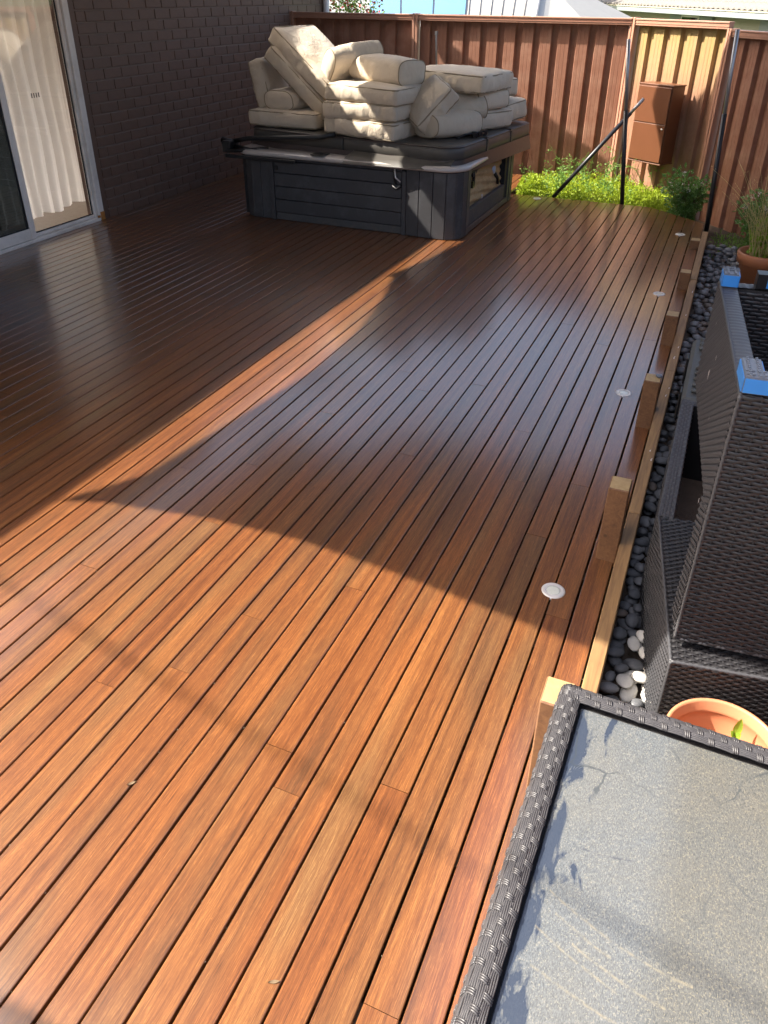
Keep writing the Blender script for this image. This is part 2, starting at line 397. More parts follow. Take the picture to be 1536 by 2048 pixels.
# ------------------------------------------------------------------ deck
P = .0898; GAP = .0066; XL = -60 * P
dk = MB()
for i in range(26):
    y = -1.8 + i * .42
    if y < 8.0: dk.box((XL, y, -.13), (-.095, y + .045, -.025))
    elif y < 8.6: dk.box((XL, y, -.13), (-.75, y + .045, -.025))
deck = tag(obj('deck', dk, MT['joist']), kind='structure')
known = {13: [1.70], 16: [1.25, 3.82], 9: [1.26], 5: [1.27, 4.69], 4: [2.57], 2: [2.13], 11: [3.82], 12: [2.95], 7: [3.40], 18: [3.18, 2.12],
         15: [2.53], 24: [2.07], 21: [1.69], 8: [4.95], 14: [5.9], 20: [4.6], 6: [6.4], 10: [6.1], 3: [5.7], 1: [4.2]}
rb = random.Random(11)
for k in range(60):
    x1 = -k * P - GAP / 2; x0 = -(k + 1) * P + GAP / 2
    if k == 0: continue                                   # the kerb rail stands here
    ye = lambda x: 8.57 if x < -.64 else 8.57 - (x + .64) * .88
    if x1 < -2.1: ye = lambda x: 9.62
    js = sorted(known.get(k, []))
    if not js: js = [rb.uniform(-.2, 8.3)]
    y = js[-1]
    while True:
        y += rb.uniform(2.6, 4.4)
        if y > 8.2: break
        js.append(y)
    y = js[0]
    while True:
        y -= rb.uniform(2.2, 4.2)
        if y < -1.5: break
        js.insert(0, y)
    ends = [-2.0] + js + [None]
    for a, b in zip(ends[:-1], ends[1:]):
        a2 = a + .0008; last = b is None
        b0 = (b - .0008) if not last else ye(x0); b1 = (b - .0008) if not last else ye(x1)
        cx = (x0 + x1) / 2; cy = (a2 + min(b0, b1)) / 2
        zt = rb.uniform(-.0004, .0004); c = .0024
        hx = (x1 - x0) / 2; jx = rb.uniform(-.0009, .0009)
        prof = [(-hx, -.021), (hx, -.021), (hx, -c), (hx - c * .35, -c * .35), (hx - c, 0), (-hx + c, 0), (-hx + c * .35, -c * .35), (-hx, -c)]
        me = MB(); n = len(prof)
        vs = [(px + jx, a2 - cy, pz + zt) for px, pz in prof] + [(px + jx, (b0 + (b1 - b0) * ((px + hx) / (2 * hx))) - cy, pz + zt) for px, pz in prof]
        me.add(vs, [(i, n + i, n + (i + 1) % n, (i + 1) % n) for i in range(n)] + [tuple(range(n)), tuple(range(n, 2 * n))[::-1]])
        obj('board', me, MT['deck'], deck, (cx, cy, 0))

# kerb rail along the right edge of the deck, with stub posts
rl = empty('kerb_rail', (-.058, 2, 0)); tag(rl, 'long low pine kerb rail along the right edge of the deck', 'rail')
rr = random.Random(3)
for a, b in ((.9, 2.765), (2.768, 4.26), (4.263, 6.0), (6.003, 7.45)):
    mb = MB(); mb.box((-.0245, (a - b) / 2, -.17), (.0245, (b - a) / 2, .015), .003)
    o = obj('rail', mb, MT['rail'], rl, (rr.uniform(-.001, .001), (a + b) / 2 - 2, .07 + rr.uniform(-.002, .002)))
for i, (y, h, lab) in enumerate(((1.415, .35, 'pine stub post nearest the camera, sunlit end grain, beside the wicker table'),
                                 (2.52, .33, 'tall pine stub post on the deck kerb, second from the wicker table'),
                                 (3.68, .26, 'pine stub post with a small blue cap on its top'),
                                 (4.84, .195, 'mid height pine stub post just beyond the post with the blue cap'),
                                 (5.99, .13, 'short pine stub post, second from the far end of the kerb'),
                                 (7.16, .07, 'lowest pine stub post at the far end of the kerb'))):
    mb = MB(); mb.box((-.038, 0, -.021), (.038, .095, h), .004)
    o = obj('stub_post', mb, [MT['stub'], MT['stubtop']], None, (-.1225, y, 0)); me = o.data
    for p in me.polygons:
        if p.normal.z > .9: p.material_index = 1
    tag(o, lab, 'post', 'pine stub posts on the deck kerb')
mb = MB(); mb.lathe([(0, .012), (.014, .011), (.017, .006), (.012, 0), (.007, -.002), (.007, -.018)], seg=14)
tag(obj('post_cap', mb, MT['footp'], None, (-.098, 3.745, .262)), 'small blue grey plug on top of the third pine stub post', 'cap')

for (x_, y_, l_) in ((-.05, 3.92, .03), (-.043, 4.02, .02), (-.056, 4.45, .05), (-.047, 4.62, .035), (-.05, 5.2, .03), (-.045, 5.7, .05), (-.058, 3.3, .02), (-.044, 3.22, .03)):
    mb = MB(); mb.add([(-.002, -l_ / 2, 0), (.0025, -l_ * .3, 0), (.0012, l_ * .1, 0), (.004, l_ / 2, 0), (.0, l_ * .35, 0), (-.003, .0, 0)], [(0, 1, 2, 3, 4, 5)])
    obj('paint_mark', mb, MT['petal'], rl, (x_ + .058, y_ - 2, .0885))
# deck lights
def deck_light(y, lab, x=-3 * P):
    t = empty('deck_light', (x, y, 0)); tag(t, lab, 'light', 'round steel lights set in the deck')
    mb = MB(); mb.lathe([(.026, .0025), (.030, .004), (.040, .0035), (.0435, .0012), (.0435, -.01)], seg=36); obj('ring', mb, MT['chrome'], t)
    mb = MB(); mb.lathe([(0, .0018), (.02, .0018), (.026, .0022), (.026, -.01)], seg=28); obj('lens', mb, MT['lens'], t)
deck_light(2.264, 'round steel deck light nearest the camera, in shade by the tall stub posts')
deck_light(4.05, 'round steel deck light beside the stub post with the blue cap')
deck_light(5.83, 'round steel deck light in the bluish sheen, third from the camera')
deck_light(7.60, 'round steel deck light near the shrub at the far right corner of the deck')
deck_light(8.46, 'farthest round steel deck light, close to the hot tub', -1.806)
gt_ = MB(); rz_ = random.Random(19)
for i in range(170):
    k_ = rz_.randrange(1, 26); x_ = -k_ * P + rz_.uniform(-.004, .004); y_ = .3 + 5.2 * rz_.random() ** 1.5; r_ = rz_.uniform(.0007, .0019)
    zc = .0008 if abs(x_ + k_ * P) > .0033 else -.003
    gt_.add([(x_ - r_, y_, zc), (x_, y_ - r_ * 1.4, zc), (x_ + r_, y_, zc), (x_, y_ + r_, zc), (x_, y_, zc + r_)], [(0, 1, 4), (1, 2, 4), (2, 3, 4), (3, 0, 4)])
tag(obj('grit', gt_, simple('pale grit', (.30, .26, .20), .9), deck), kind='stuff')
# small fallen leaves
for (x, y, rz, lab) in ((-1.17, .995, .9, 'small curled dry leaf on the sunlit boards at lower left'), (-.555, .714, .5, 'tiny dark dry leaf near the bottom edge, beside a board gap')):
    mb = MB(); vs = []; 
    for i in range(7):
        t = i / 6; wd = .006 * math.sin(math.pi * (t * .9 + .08)); vs += [(-.022 + .044 * t, -wd, .004 + .006 * abs(t - .5)), (-.022 + .044 * t, 0, .001 + .003 * t), (-.022 + .044 * t, wd, .006)]
    mb.add(vs, [(i * 3 + j, (i + 1) * 3 + j, (i + 1) * 3 + j + 1, i * 3 + j + 1) for i in range(6) for j in range(2)])
    o = tag(obj('dry_leaf', mb, MT['deadleaf'], None, (x, y, 0)), lab, 'leaf'); o.rotation_euler = (0, 0, rz); o.scale = (.6, .6, .6)

# ------------------------------------------------------------------ house: wall, door, eave
WX = -5.4
house = empty('house', (WX, 6, 0)); tag(house, 'house side with dark brown painted brick wall on the left', 'house')
hl = Vector((WX, 6, 0))
def hobj(name, mb, mat, parent=None):           # mesh given in world metres, child of the house
    o = obj(name, mb, mat, parent or house)
    if parent is None: o.location = -hl
    return o
mb = MB(); mb.box((WX - .2, 5.945, -.2), (WX - .008, 10.72, 2.68)); mb.box((WX - .2, 5.872, -.2), (WX - .0, 5.943, 2.68), .004)
mb.box((WX - .2, -4, 2.1), (WX - .002, 5.870, 2.68)); mb.box((WX - .2, -4, -.2), (WX - .002, 3.0, 2.098))
wall = hobj('wall', mb, MT['mortar'])
for i_, p in enumerate(wall.data.polygons): pass
wall.data.materials.append(MT['brick'])
nb1 = len(MB().box((0, 0, 0), (1, 1, 1)).f)
for i_, p in enumerate(wall.data.polygons):
    if i_ >= nb1: p.material_index = 1
CH = .0925; BL = .2405
bmesh_v = []
for v_ in range(5):
    mb = MB(); rv = random.Random(v_)
    mb.box((-.03, -.115, -.0405), (.0, .115, .0405), .0035)
    mb.v = [(x + rv.uniform(-.0009, .0009), y + rv.uniform(-.001, .001), z + rv.uniform(-.0009, .0009)) for x, y, z in mb.v]
    bm_ = mb.mesh('brick'); bm_.materials.append(MT['brick']); bmesh_v.append(bm_)
rest = MB(); rw = random.Random(5); cnt = 0
for c in range(29):
    z = -.02 + c * CH + CH / 2
    y = 5.95 + (BL / 2 if c % 2 else 0) - (BL / 2)
    while y < 10.70:
        a = max(y, 5.949); b = min(y + BL - .0105, 10.70)
        if b - a > .03:
            full = (b - a) > .22
            if y + BL < 9.30 and z < 1.92 and cnt < 299:
                o = bpy.data.objects.new('brick', rw.choice(bmesh_v)); COL.objects.link(o); o.parent = wall
                o.location = (WX + rw.uniform(-.0015, .0015), (a + b) / 2, z); o.scale = (1, (b - a) / .23, 1); cnt += 1
            else: rest.box((WX - .03, a, z - .0405), (WX + rw.uniform(-.001, .0012), b, z + .0405), .003)
        y += BL
tag(obj('distant_bricks', rest, MT['brick'], wall), kind='stuff')
# roof with eave: gutter edge position gives the shade line on the deck
HG = 2.72
gx = lambda y: (-2.415 + .022 * (y + .28 * HG)) - .95 * HG
def gx2(y):
    t_ = max(0.0, min(1.0, (y + .28 * HG - 7.05) / .25)); return gx(y) - .22 * t_ * t_ * (3 - 2 * t_)  # step back in the gutter, added to let sun onto the tilted cushion
ysl = [-6, 0, 3, 5, 6.0, 6.2, 6.28, 6.34, 6.42, 6.5, 6.56, 6.7, 8, 10.9]; n_ = len(ysl)
mb = MB(); vs = []
for y in ysl: vs += [(gx2(y), y, HG), (gx2(y) - 4.3, y, HG + 1.6), (gx2(y) - 4.3, y, HG + 1.52), (gx2(y), y, HG - .08)]
mb.add(vs, [(a * 4 + k, (a + 1) * 4 + k, (a + 1) * 4 + (k + 1) % 4, a * 4 + (k + 1) % 4) for a in range(n_ - 1) for k in range(4)] + [(0, 1, 2, 3), tuple((n_ - 1) * 4 + k for k in (3, 2, 1, 0))])
hobj('roof', mb, MT['rooftile'])
mb = MB(); vs = []
for y in ysl: vs += [(gx2(y) + a, y, HG + b) for a, b in ((.004, .004), (-.1, .004), (-.1, -.11), (.004, -.09))]
mb.add(vs, [(a * 4 + k, (a + 1) * 4 + k, (a + 1) * 4 + (k + 1) % 4, a * 4 + (k + 1) % 4) for a in range(n_ - 1) for k in range(4)] + [(0, 1, 2, 3), tuple((n_ - 1) * 4 + k for k in (3, 2, 1, 0))])
hobj('gutter', mb, MT['fascia'])
mb = MB(); mb.tube([(WX + .045, 10.62, -.15), (WX + .045, 10.62, 2.6)], .04, 12); hobj('downpipe', mb, MT['alu'])

# sliding door
door = empty('sliding_door', (WX, 5.2, 0)); tag(door, 'white framed glass sliding door with pale curtain behind', 'door')
dl = Vector((WX, 5.2, 0))
def dobj(name, mb, mat, parent=None):
    o = obj(name, mb, mat, parent or door); 
    if parent is None: o.location = -dl
    return o
fx = WX + .012
mb = MB(); mb.box((fx - .10, 5.80, .002), (fx, 5.868, 2.09), .003); mb.box((fx - .07, 5.765, .03), (fx - .02, 5.798, 2.08), .003)
jamb = dobj('jamb', mb, MT['alu'])
mb = MB(); mb.box((fx - .10, 3.05, .0), (fx + .01, 5.798, .03), .003); mb.box((fx - .08, 3.05, .032), (fx - .03, 5.763, .06), .003)
dobj('sill', mb, MT['alu'])
mb = MB(); mb.box((fx - .001, 5.815, -.0), (fx + .003, 5.869, .075)); mb.box((fx - .002, 5.775, .0305), (fx + .0125, 5.798, .05)); dobj('stain', mb, MT['rust'])
mb = MB(); mb.box((fx - .10, 3.05, 2.03), (fx, 5.798, 2.09), .003); dobj('head', mb, MT['alu'])
# fixed pane to the right
mb = MB(); mb.box((fx - .056, 4.96, .061), (fx - .050, 5.764, 2.03)); dobj('pane', mb, MT['wglass'])
mb = MB(); mb.box((fx - .049, 5.752, .061), (fx - .042, 5.764, 2.03)); mb.box((fx - .049, 5.0, .0612), (fx - .042, 5.751, .070)); dobj('seal', mb, MT['rubber'])
# sliding panel on the left, outer track
sp = MB(); sp.box((fx - .038, 4.945, .034), (fx + .002, 5.005, 2.025), .003); sp.box((fx - .037, 3.1, .034), (fx + .001, 4.944, .125), .003); sp.box((fx - .038, 3.05, .034), (fx + .002, 3.098, 2.025), .003)
slid = dobj('sliding_panel', sp, MT['alu'])
mb = MB(); mb.box((fx - .022, 3.1, .126), (fx - .016, 4.944, 2.02)); obj('pane', mb, MT['tglass'], slid)
mb = MB(); mb.box((fx - .0145, 4.925, .126), (fx - .007, 4.943, 2.02)); mb.box((fx - .0145, 3.1, .126), (fx - .007, 4.924, .138)); obj('seal', mb, MT['rubber'], slid)
for i in range(4):
    mb = MB(); mb.box((-.0015, -.004, -.018), (.0015, .004, .018)); dobj('vent_slot', mb, MT['rubber']).location = Vector((fx - .047, 5.315 + i * .026, 1.13)) - dl
# curtain
mb = MB(); N = 170; vs = []
for i in range(N):
    t = i / (N - 1); y = 4.93 + t * 1.08
    x = -5.70 + .034 * math.sin(t * 50 + .9 * math.sin(t * 9)) + .012 * math.sin(t * 111)
    zb = .075 + .018 * math.sin(t * 17) + .05 * t
    for k in range(9):
        zz = zb + (2.1 - zb) * (k / 8) if k else zb
        vs.append((x * 1.0 + .01 * math.sin(k * 1.3 + t * 7), y, zz))
mb.add(vs, [(i * 9 + k, (i + 1) * 9 + k, (i + 1) * 9 + k + 1, i * 9 + k + 1) for i in range(N - 1) for k in range(8)], True)
tag(obj('curtain', mb, MT['curtain']), 'pale sheer curtain hanging in folds behind the fixed door pane', 'curtain')
mb = MB(); vs = []
for i in range(120):
    t = i / 119; y = 3.2 + t * 1.72; x = -5.68 + .035 * math.sin(t * 60)
    for z in (.1, 2.1): vs.append((x, y, z))
mb.add(vs, [(i * 2, i * 2 + 2, i * 2 + 3, i * 2 + 1) for i in range(119)], True)
mb2 = simple('dark drape', (.05, .055, .06), .8)
tag(obj('curtain', mb, mb2), 'dark drape seen through the left sliding glass panel', 'curtain')
mb = MB(); mb.box((-9.0, 3.0, -.06), (-5.42, 8, .0)); room = tag(obj('room', mb, MT['floorboard']), kind='structure')
mb = MB(); mb.box((-9.1, 2.9, 0), (-9.0, 8, .35)); mb.box((-9.0, 7.9, 0), (-5.62, 8, 2.6)); mb.box((-9, 2.9, 0), (-5.62, 3, 2.6)); mb.box((-9, 3.0, 2.45), (-5.62, 7.9, 2.6))  # back wall kept low; opening added so sky lights the curtain
obj('inner_wall', mb, MT['plaster'], room)

# ------------------------------------------------------------------ fence
FZ0 = -.23
def sheet_prof(n, pitch=.2065):
    pts = []
    for i in range(n):
        x = i * pitch
        pts += [(x, 0), (x + .036, .0), (x + .040, -.0022), (x + .044, 0), (x + .078, 0), (x + .082, -.0022), (x + .086, 0), (x + .122, 0), (x + .136, -.038), (x + .192, -.038)]
    pts.append((n * pitch, 0)); return pts
def bay(fence, p, ang, width, ztop, m_sheet, nribs, off=0.0, postl=True, postr=False, zb=FZ0):
    """one bay: p = left end (x, y), ang = heading of the bay, built in the bay's own frame"""
    Mx = Matrix.Translation((p[0], p[1], 0)) @ Matrix.Rotation(ang, 4, 'Z')
    x = off
    k = nribs
    while k > 0:
        nn = min(4, k); pr = sheet_prof(nn); n = len(pr); mb = MB()
        pr = [(a, b) for a, b in pr if a + x < width - .01] or pr[:2]
        n = len(pr)
        zt = ztop - .045
        vs = [(a, -b * 1.0 - 0.0, zb) for a, b in pr] + [(a, -b, zt) for a, b in pr]
        vs = [(a, -b_, z) for (a, b_, z) in [(v[0], -v[1], v[2]) for v in vs]]
        mb.add(vs, [(i, i + 1, n + i + 1, n + i) for i in range(n - 1)])
        o = obj('sheet', mb, m_sheet, fence); o.matrix_local = fence.matrix_world.inverted() @ (Mx @ Matrix.Translation((x, .012, 0)))
        x += nn * .2065; k -= nn
    mb = MB()
    for (y0, z0, y1, z1) in ((-.045, ztop - .062, .03, ztop), (-.052, ztop - .012, .036, ztop + .004)):
        mb.box((.03, y0, z0), (width - .03, y1, z1), .003)
    mb.box((.031, -.049, ztop - .041), (width - .031, -.04, ztop - .036))
    o = obj('top_rail', mb, MT['frail'], fence); o.matrix_local = fence.matrix_world.inverted() @ Mx
    for c, xx in ((postl, 0), (postr, width)):
        if c:
            mb = MB(); mb.box((-.034, -.055, zb - .1), (-.004, .04, ztop + .012), .003); mb.box((.004, -.055, zb - .1), (.034, .04, ztop + .012), .003); mb.box((-.004, -.03, zb - .1), (.004, .02, ztop))
            o = obj('post', mb, MT['frail'], fence); o.matrix_local = fence.matrix_world.inverted() @ Mx @ Matrix.Translation((xx, 0, 0))
fence = empty('steel_fence', (-3, 9.75, 0)); tag(fence, 'brown ribbed steel boundary fence at the far side behind the hot tub', 'fence')
bpy.context.view_layer.update()
FY = 9.75
bay(fence, (-5.39, FY), 0, 1.66, 1.665, MT['fence'], 8, .02)
bay(fence, (-3.73, FY), 0, 2.51, 1.665, MT['fence'], 12, .045)
A3 = -R_(32)
bay(fence, (-1.22, FY), A3, 1.19, 1.665, MT['fmoss'], 6, .05)
P4 = (-1.22 + 1.19 * math.cos(A3), FY + 1.19 * math.sin(A3)); A4 = -R_(50)
bay(fence, P4, A4, 1.7, 1.60, MT['fence'], 8, .05)
P5 = (P4[0] + 1.7 * math.cos(A4), P4[1] + 1.7 * math.sin(A4))
bay(fence, P5, -R_(88), 2.4, 1.60, MT['fence'], 11, .05)
bay(fence, (P5[0] + .08, P5[1] - 2.4), -R_(88), 2.4, 1.60, MT['fence'], 11, .05)
bay(fence, (P5[0] + .16, P5[1] - 4.8), -R_(88), 2.4, 1.60, MT['fence'], 11, .05, True, True)

# parcel box on the third bay
Mb = Matrix.Translation((-1.22, FY, 0)) @ Matrix.Rotation(A3, 4, 'Z')
pb = empty('wall_box', (0, 0, 0)); pb.matrix_world = Mb @ Matrix.Translation((.605, -.07, .33)); tag(pb, 'rust brown steel cabinet with a keyed door mounted on the fence', 'cabinet')
bw, bd, bh = .245, .20, .75
mb = MB(); mb.box((-bw + .03, -bd, .0), (bw - .03, .0, bh), .004); mb.box((-bw + .025, -bd - .004, bh + .0005), (bw - .025, .01, bh + .012), .003); mb.box((-bw + .025, -bd - .004, -.012), (bw - .025, .01, -.0005), .003)
obj('case', mb, MT['boxm'], pb)
mb = MB(); mb.box((-bw + .04, -bd - .010, .012), (bw - .04, -bd - .001, .385), .003); d1 = obj('door', mb, MT['boxm'], pb)
mb = MB(); mb.box((-bw + .04, -bd - .010, .392), (bw - .04, -bd - .001, bh - .012), .003); obj('upper_panel', mb, MT['boxm'], pb)
mb = MB(); mb.lathe([(0, .008), (.009, .007), (.011, 0)], seg=14, mat=Matrix.Translation((bw - .075, -bd - .010, .345)) @ Matrix.Rotation(R_(90), 4, 'X')); obj('lock', mb, MT['chrome'], d1)

# thin poles
def pole(pts, split, r, lab, gr='thin poles standing by the far fence'):
    a, b = Vector(pts[0]), Vector(pts[1]); t = empty('shade_pole', a); tag(t, lab, 'pole', gr)
    m_ = a.lerp(b, split)
    mb = MB(); mb.tube([(0, 0, 0), m_ - a], r, 10); obj('lower_tube', mb, MT['blackpole'], t)
    mb = MB(); mb.tube([m_ - a, b - a], r * .8, 10); obj('upper_tube', mb, MT['silver'], t)
pole([(-1.67, 8.62, -.01), (-.93, 8.98, .97)], .86, .021, 'black pole leaning diagonally from the deck edge towards the brown cabinet')
pole([(-.93, 8.59, -.05), (-1.12, 8.62, 1.52)], .60, .022, 'upright black pole with silver top at the middle of the deck end')
pole([(-.055, 8.10, -.15), (-.165, 8.35, 1.63)], .62, .023, 'black pole with silver top at the right end of the kerb rail')
mb = MB(); mb.tube([(0, 0, 0), (-.04, .01, .62), (-.04, .01, .69)], .012, 8); mb.box((-.055, -.006, .66), (-.025, .026, .70))
tag(obj('fence_bar', mb, MT['silver'], None, (-3.40, 9.64, .80)), 'slim silver bar standing against the fence behind the cushions', 'bar')

# ------------------------------------------------------------------ hot tub
tub = empty('hot_tub', (-3.2, 7.4, 0)); tag(tub, 'charcoal hot tub with grey brown cover and an opened side panel', 'hot tub')
tl_ = Vector((-3.2, 7.4, 0))
def tobj(name, mb, mat, parent=None, kind=None):
    o = obj(name, mb, mat, parent or tub)
    if parent is None: o.location = -tl_
    if kind: o['kind'] = kind
    return o
TZ = .585
mb = MB(); mb.box((-4.26, 6.60, .02), (-2.20, 8.36, TZ - .01)); core = tobj('core', mb, MT['tubdark'])
# front boards
zb = [.0, .075, .195, .315, .435, TZ - .04]
for i in range(5):
    mb = MB(); mb.box((-3.885, 6.528 + (.006 if i == 0 else 0), zb[i] + .003), (-2.60, 6.56, zb[i + 1] - .003), .004); tobj('front_board', mb, MT['tubdirt'] if i == 0 else MT['tub'])
mb = MB(); mb.box((-3.93, 6.518, .0), (-3.89, 6.56, TZ - .03), .004); mb.box((-2.595, 6.518, .0), (-2.555, 6.56, TZ - .03), .004); mb.box((-3.888, 6.522, TZ - .036), (-2.598, 6.56, TZ - .012), .003)
tobj('front_frame', mb, MT['tub'])
def planks(pts):
    for (a, b) in zip(pts[:-1], pts[1:]):
        d = Vector((b[0] - a[0], b[1] - a[1], 0)); L = d.length; ang = math.atan2(d.y, d.x)
        mb = MB(); mb.box((.0025, 0, .004), (L - .0025, .028, TZ - .015), .004, mat=Matrix.Translation((a[0], a[1], 0)) @ Matrix.Rotation(ang, 4, 'Z'))
        tobj('corner_plank', mb, MT['tub'])
planks([(-4.27, 6.80), (-4.27, 6.68), (-4.22, 6.585), (-4.13, 6.535), (-4.03, 6.528), (-3.93, 6.528)])
planks([(-2.555, 6.522), (-2.43, 6.508), (-2.30, 6.502), (-2.18, 6.508), (-2.10, 6.545), (-2.06, 6.61), (-2.045, 6.70), (-2.045, 6.79)])
planks([(-2.05, 8.18), (-2.05, 8.28), (-2.09, 8.38)])
# left side simple boards (in shade by the wall)
for i in range(5):
    mb = MB(); mb.box((-4.285, 6.81, zb[i] + .003), (-4.26, 8.36, zb[i + 1] - .003), .004); tobj('side_board', mb, MT['tub'])
# right side: opened bay
mb = MB(); mb.box((-2.20, 6.85, .17), (-2.17, 8.17, TZ - .03))
ins = MB(); ny, nz = 60, 26; vs = []
for i in range(ny):
    for k in range(nz):
        y = 6.80 + i / (ny - 1) * 1.36; z = .14 + k / (nz - 1) * .40
        vs.append((-2.118 + .016 * math.sin(z * 85 + y * 9 + 1.2 * math.sin(y * 5)) * .6 + .03 * noise.noise(Vector((y * 4, z * 6, 0))), y, z))
ins.add(vs, [(i * nz + k, (i + 1) * nz + k, (i + 1) * nz + k + 1, i * nz + k + 1) for i in range(ny - 1) for k in range(nz - 1)], True)
tobj('insulation', ins, MT['foam'])
tobj('bay_back', mb, MT['tubdark'])
mb = MB(); mb.box((-2.10, 6.80, .006), (-2.055, 8.17, .06), .004); tobj('side_plinth', mb, MT['tub'])
mb = MB(); mb.box((-2.105, 6.83, .065), (-2.062, 8.02, .205), .004); tobj('lower_side_panel', mb, MT['tubdirt'])
mb = MB(); mb.box((-2.13, 8.03, .065), (-2.07, 8.11, TZ - .02), .003); mb.box((-2.13, 6.80, .5), (-2.09, 8.17, TZ - .016), .003); tobj('bay_frame', mb, MT['tubdark'])
mb = MB(); mb.box((-2.098, 8.115, .0), (-2.056, 8.175, TZ - .018), .003); tobj('bay_stile', mb, MT['tub'])
mb = MB(); mb.lathe([(0, .03), (.035, .028), (.045, .0), (.045, -.08)], seg=18, mat=Matrix.Translation((-2.12, 7.72, .40)) @ Matrix.Rotation(R_(90), 4, 'Y')); tobj('pipe_elbow', mb, MT['pvc'])
mb = MB(); mb.tube([(-2.12, 7.80, .36), (-2.10, 7.86, .30), (-2.10, 7.9, .24)], .018, 8); mb.tube([(-2.11, 7.03, .56), (-2.10, 7.05, .45), (-2.10, 7.03, .38)], .014, 8); mb.tube([(-2.11, 6.98, .56), (-2.10, 7.0, .47), (-2.12, 7.1, .44), (-2.11, 7.2, .52)], .012, 8); mb.box((-2.12, 7.0, .36), (-2.09, 7.06, .42)); tag(tobj('cables', mb, MT['blackpl']), kind='stuff')
mb = MB(); mb.tube([(-2.10, 7.35, .24), (-2.095, 7.33, .16)], .006, 6); tobj('zip_tie', mb, MT['petal'])
# shell rim: rounded rectangle with hollow middle
def rrect(x0, y0, x1, y1, r, n=8):
    pts = []
    for cx, cy, a0 in ((x1 - r, y0 + r, -90), (x1 - r, y1 - r, 0), (x0 + r, y1 - r, 90), (x0 + r, y0 + r, 180)):
        for i in range(n + 1):
            a = R_(a0 + 90 * i / n); pts.append((cx + r * math.cos(a), cy + r * math.sin(a)))
    return pts
def layered(layers, mat=None, smooth=True, cap=True):
    mb = MB(); n = len(layers[0][0]); vs = []
    for poly, z in layers: vs += [(x, y, z if not callable(z) else z(x, y)) for x, y in poly]
    fs = []
    for L in range(len(layers) - 1):
        for i in range(n):
            j = (i + 1) % n; fs.append((L * n + i, L * n + j, (L + 1) * n + j, (L + 1) * n + i))
    mb.add(vs, fs, smooth, 0, mat)
    if cap: mb.add(vs, [tuple(range(n))[::-1], tuple((len(layers) - 1) * n + i for i in range(n))], False, 0, mat)
    return mb
o_ = (-4.31, 6.47, -2.02, 8.42)
def ins_(d, r): return rrect(o_[0] + d, o_[1] + d, o_[2] - d, o_[3] - d, r)
tobj('shell_rim', layered([(ins_(.04, .20), TZ - .012), (ins_(.012, .22), TZ - .008), (ins_(0, .23), TZ + .006), (ins_(.004, .23), TZ + .024), (ins_(.02, .22), TZ + .034), (ins_(.10, .16), TZ + .040), (ins_(.24, .12), TZ + .030), (ins_(.26, .12), TZ + .0)]), MT['shell'])
# cover, two halves, lying slightly askew
Mc = Matrix.Translation((-3.13, 7.60, 0)) @ Matrix.Rotation(R_(-6.5), 4, 'Z')
CZ0, CZ1 = .640, .772
def half(x0, x1, rl_, rr_):
    def rr4(d):
        X0, Y0, X1, Y1 = x0 + d * rl_, -.93 + d, x1 - d * rr_, .93 - d; pts = []
        for cx, cy, a0, r in ((X1 - (.17 if rr_ else .01), Y0, -90, .17 if rr_ else .01), (X1, Y1, 0, .17 if rr_ else .01), (X0, Y1, 90, .17 if rl_ else .01), (X0, Y0, 180, .17 if rl_ else .01)):
            ccx = X1 - r if a0 in (-90, 0) else X0 + r; ccy = Y0 + r if a0 in (-90, 180) else Y1 - r
            for i in range(7):
                a = R_(a0 + 15 * i); pts.append((ccx + r * math.cos(a), ccy + r * math.sin(a)))
        return pts
    return rr4
for x0, x1, l_, r_, nm in ((-1.09, -.004, 1, 0, 'cover_half'), (.004, 1.13, 0, 1, 'cover_half')):
    f = half(x0, x1, l_, r_)
    hv = tobj(nm, layered([(f(.01), CZ0), (f(0), CZ0 + .012), (f(-.004), (CZ0 + CZ1) / 2), (f(0), CZ1 - .025), (f(.014), CZ1 - .006), (f(.04), CZ1), (f(.25), CZ1 + .004)], Mc), MT['vinyl'])
    pf = [Mc @ Vector((x, y, CZ1 - .012)) for x, y in f(.003)]
    mb = MB(); mb.tube(pf, .006, 6, True); obj('seam', mb, MT['skirt'], hv)
# skirt hanging below the cover edge on the front and right
def skirt_pts(n=70):
    f = half(.004, 1.13, 0, 1)(-.006); g2 = half(-1.09, -.004, 1, 0)(-.006)
    return f, g2
f = half(-1.09, 1.13, 1, 1)(-.008)
n = len(f); vs = []
for i, (x, y) in enumerate(f):
    dr = .055 + .02 * noise.noise(Vector((x * 2.3, y * 2.3, 0)))
    if x > -.1: dr += .035 + (.03 if y > -.6 else 0)
    if x < -.2 and y < 0: dr = .03
    ox = (x / 1.12) * .01; oy = (y / .86) * .01
    for k, z in enumerate((CZ0 + .02, CZ0 - dr * .5, CZ0 - dr)):
        q = Mc @ Vector((x + ox * k, y + oy * k, z)); vs.append(q)
mb = MB(); mb.add(vs, [(i * 3 + k, ((i + 1) % n) * 3 + k, ((i + 1) % n) * 3 + k + 1, i * 3 + k + 1) for i in range(n) for k in range(2)], True)
tobj('cover_skirt', mb, MT['skirt'])
nf = 40; vs = []
for i in range(nf + 1):
    t_ = i / nf; x = -3.12 + .98 * t_; e_ = min(1, (1 - t_) / .25) ; yb = 6.47 - .012 * e_ + .07 * (1 - e_); sl = .006 * math.sin(t_ * 14) 
    for k in range(6):
        u = k / 5; yt = 6.70 - .11 * t_; vs.append((x - .02 * u, yt + (yb - yt) * u, (CZ0 + .03) * (1 - u) + (.622 - .03 * (u > .9) ) * u + sl * math.sin(u * 3)))
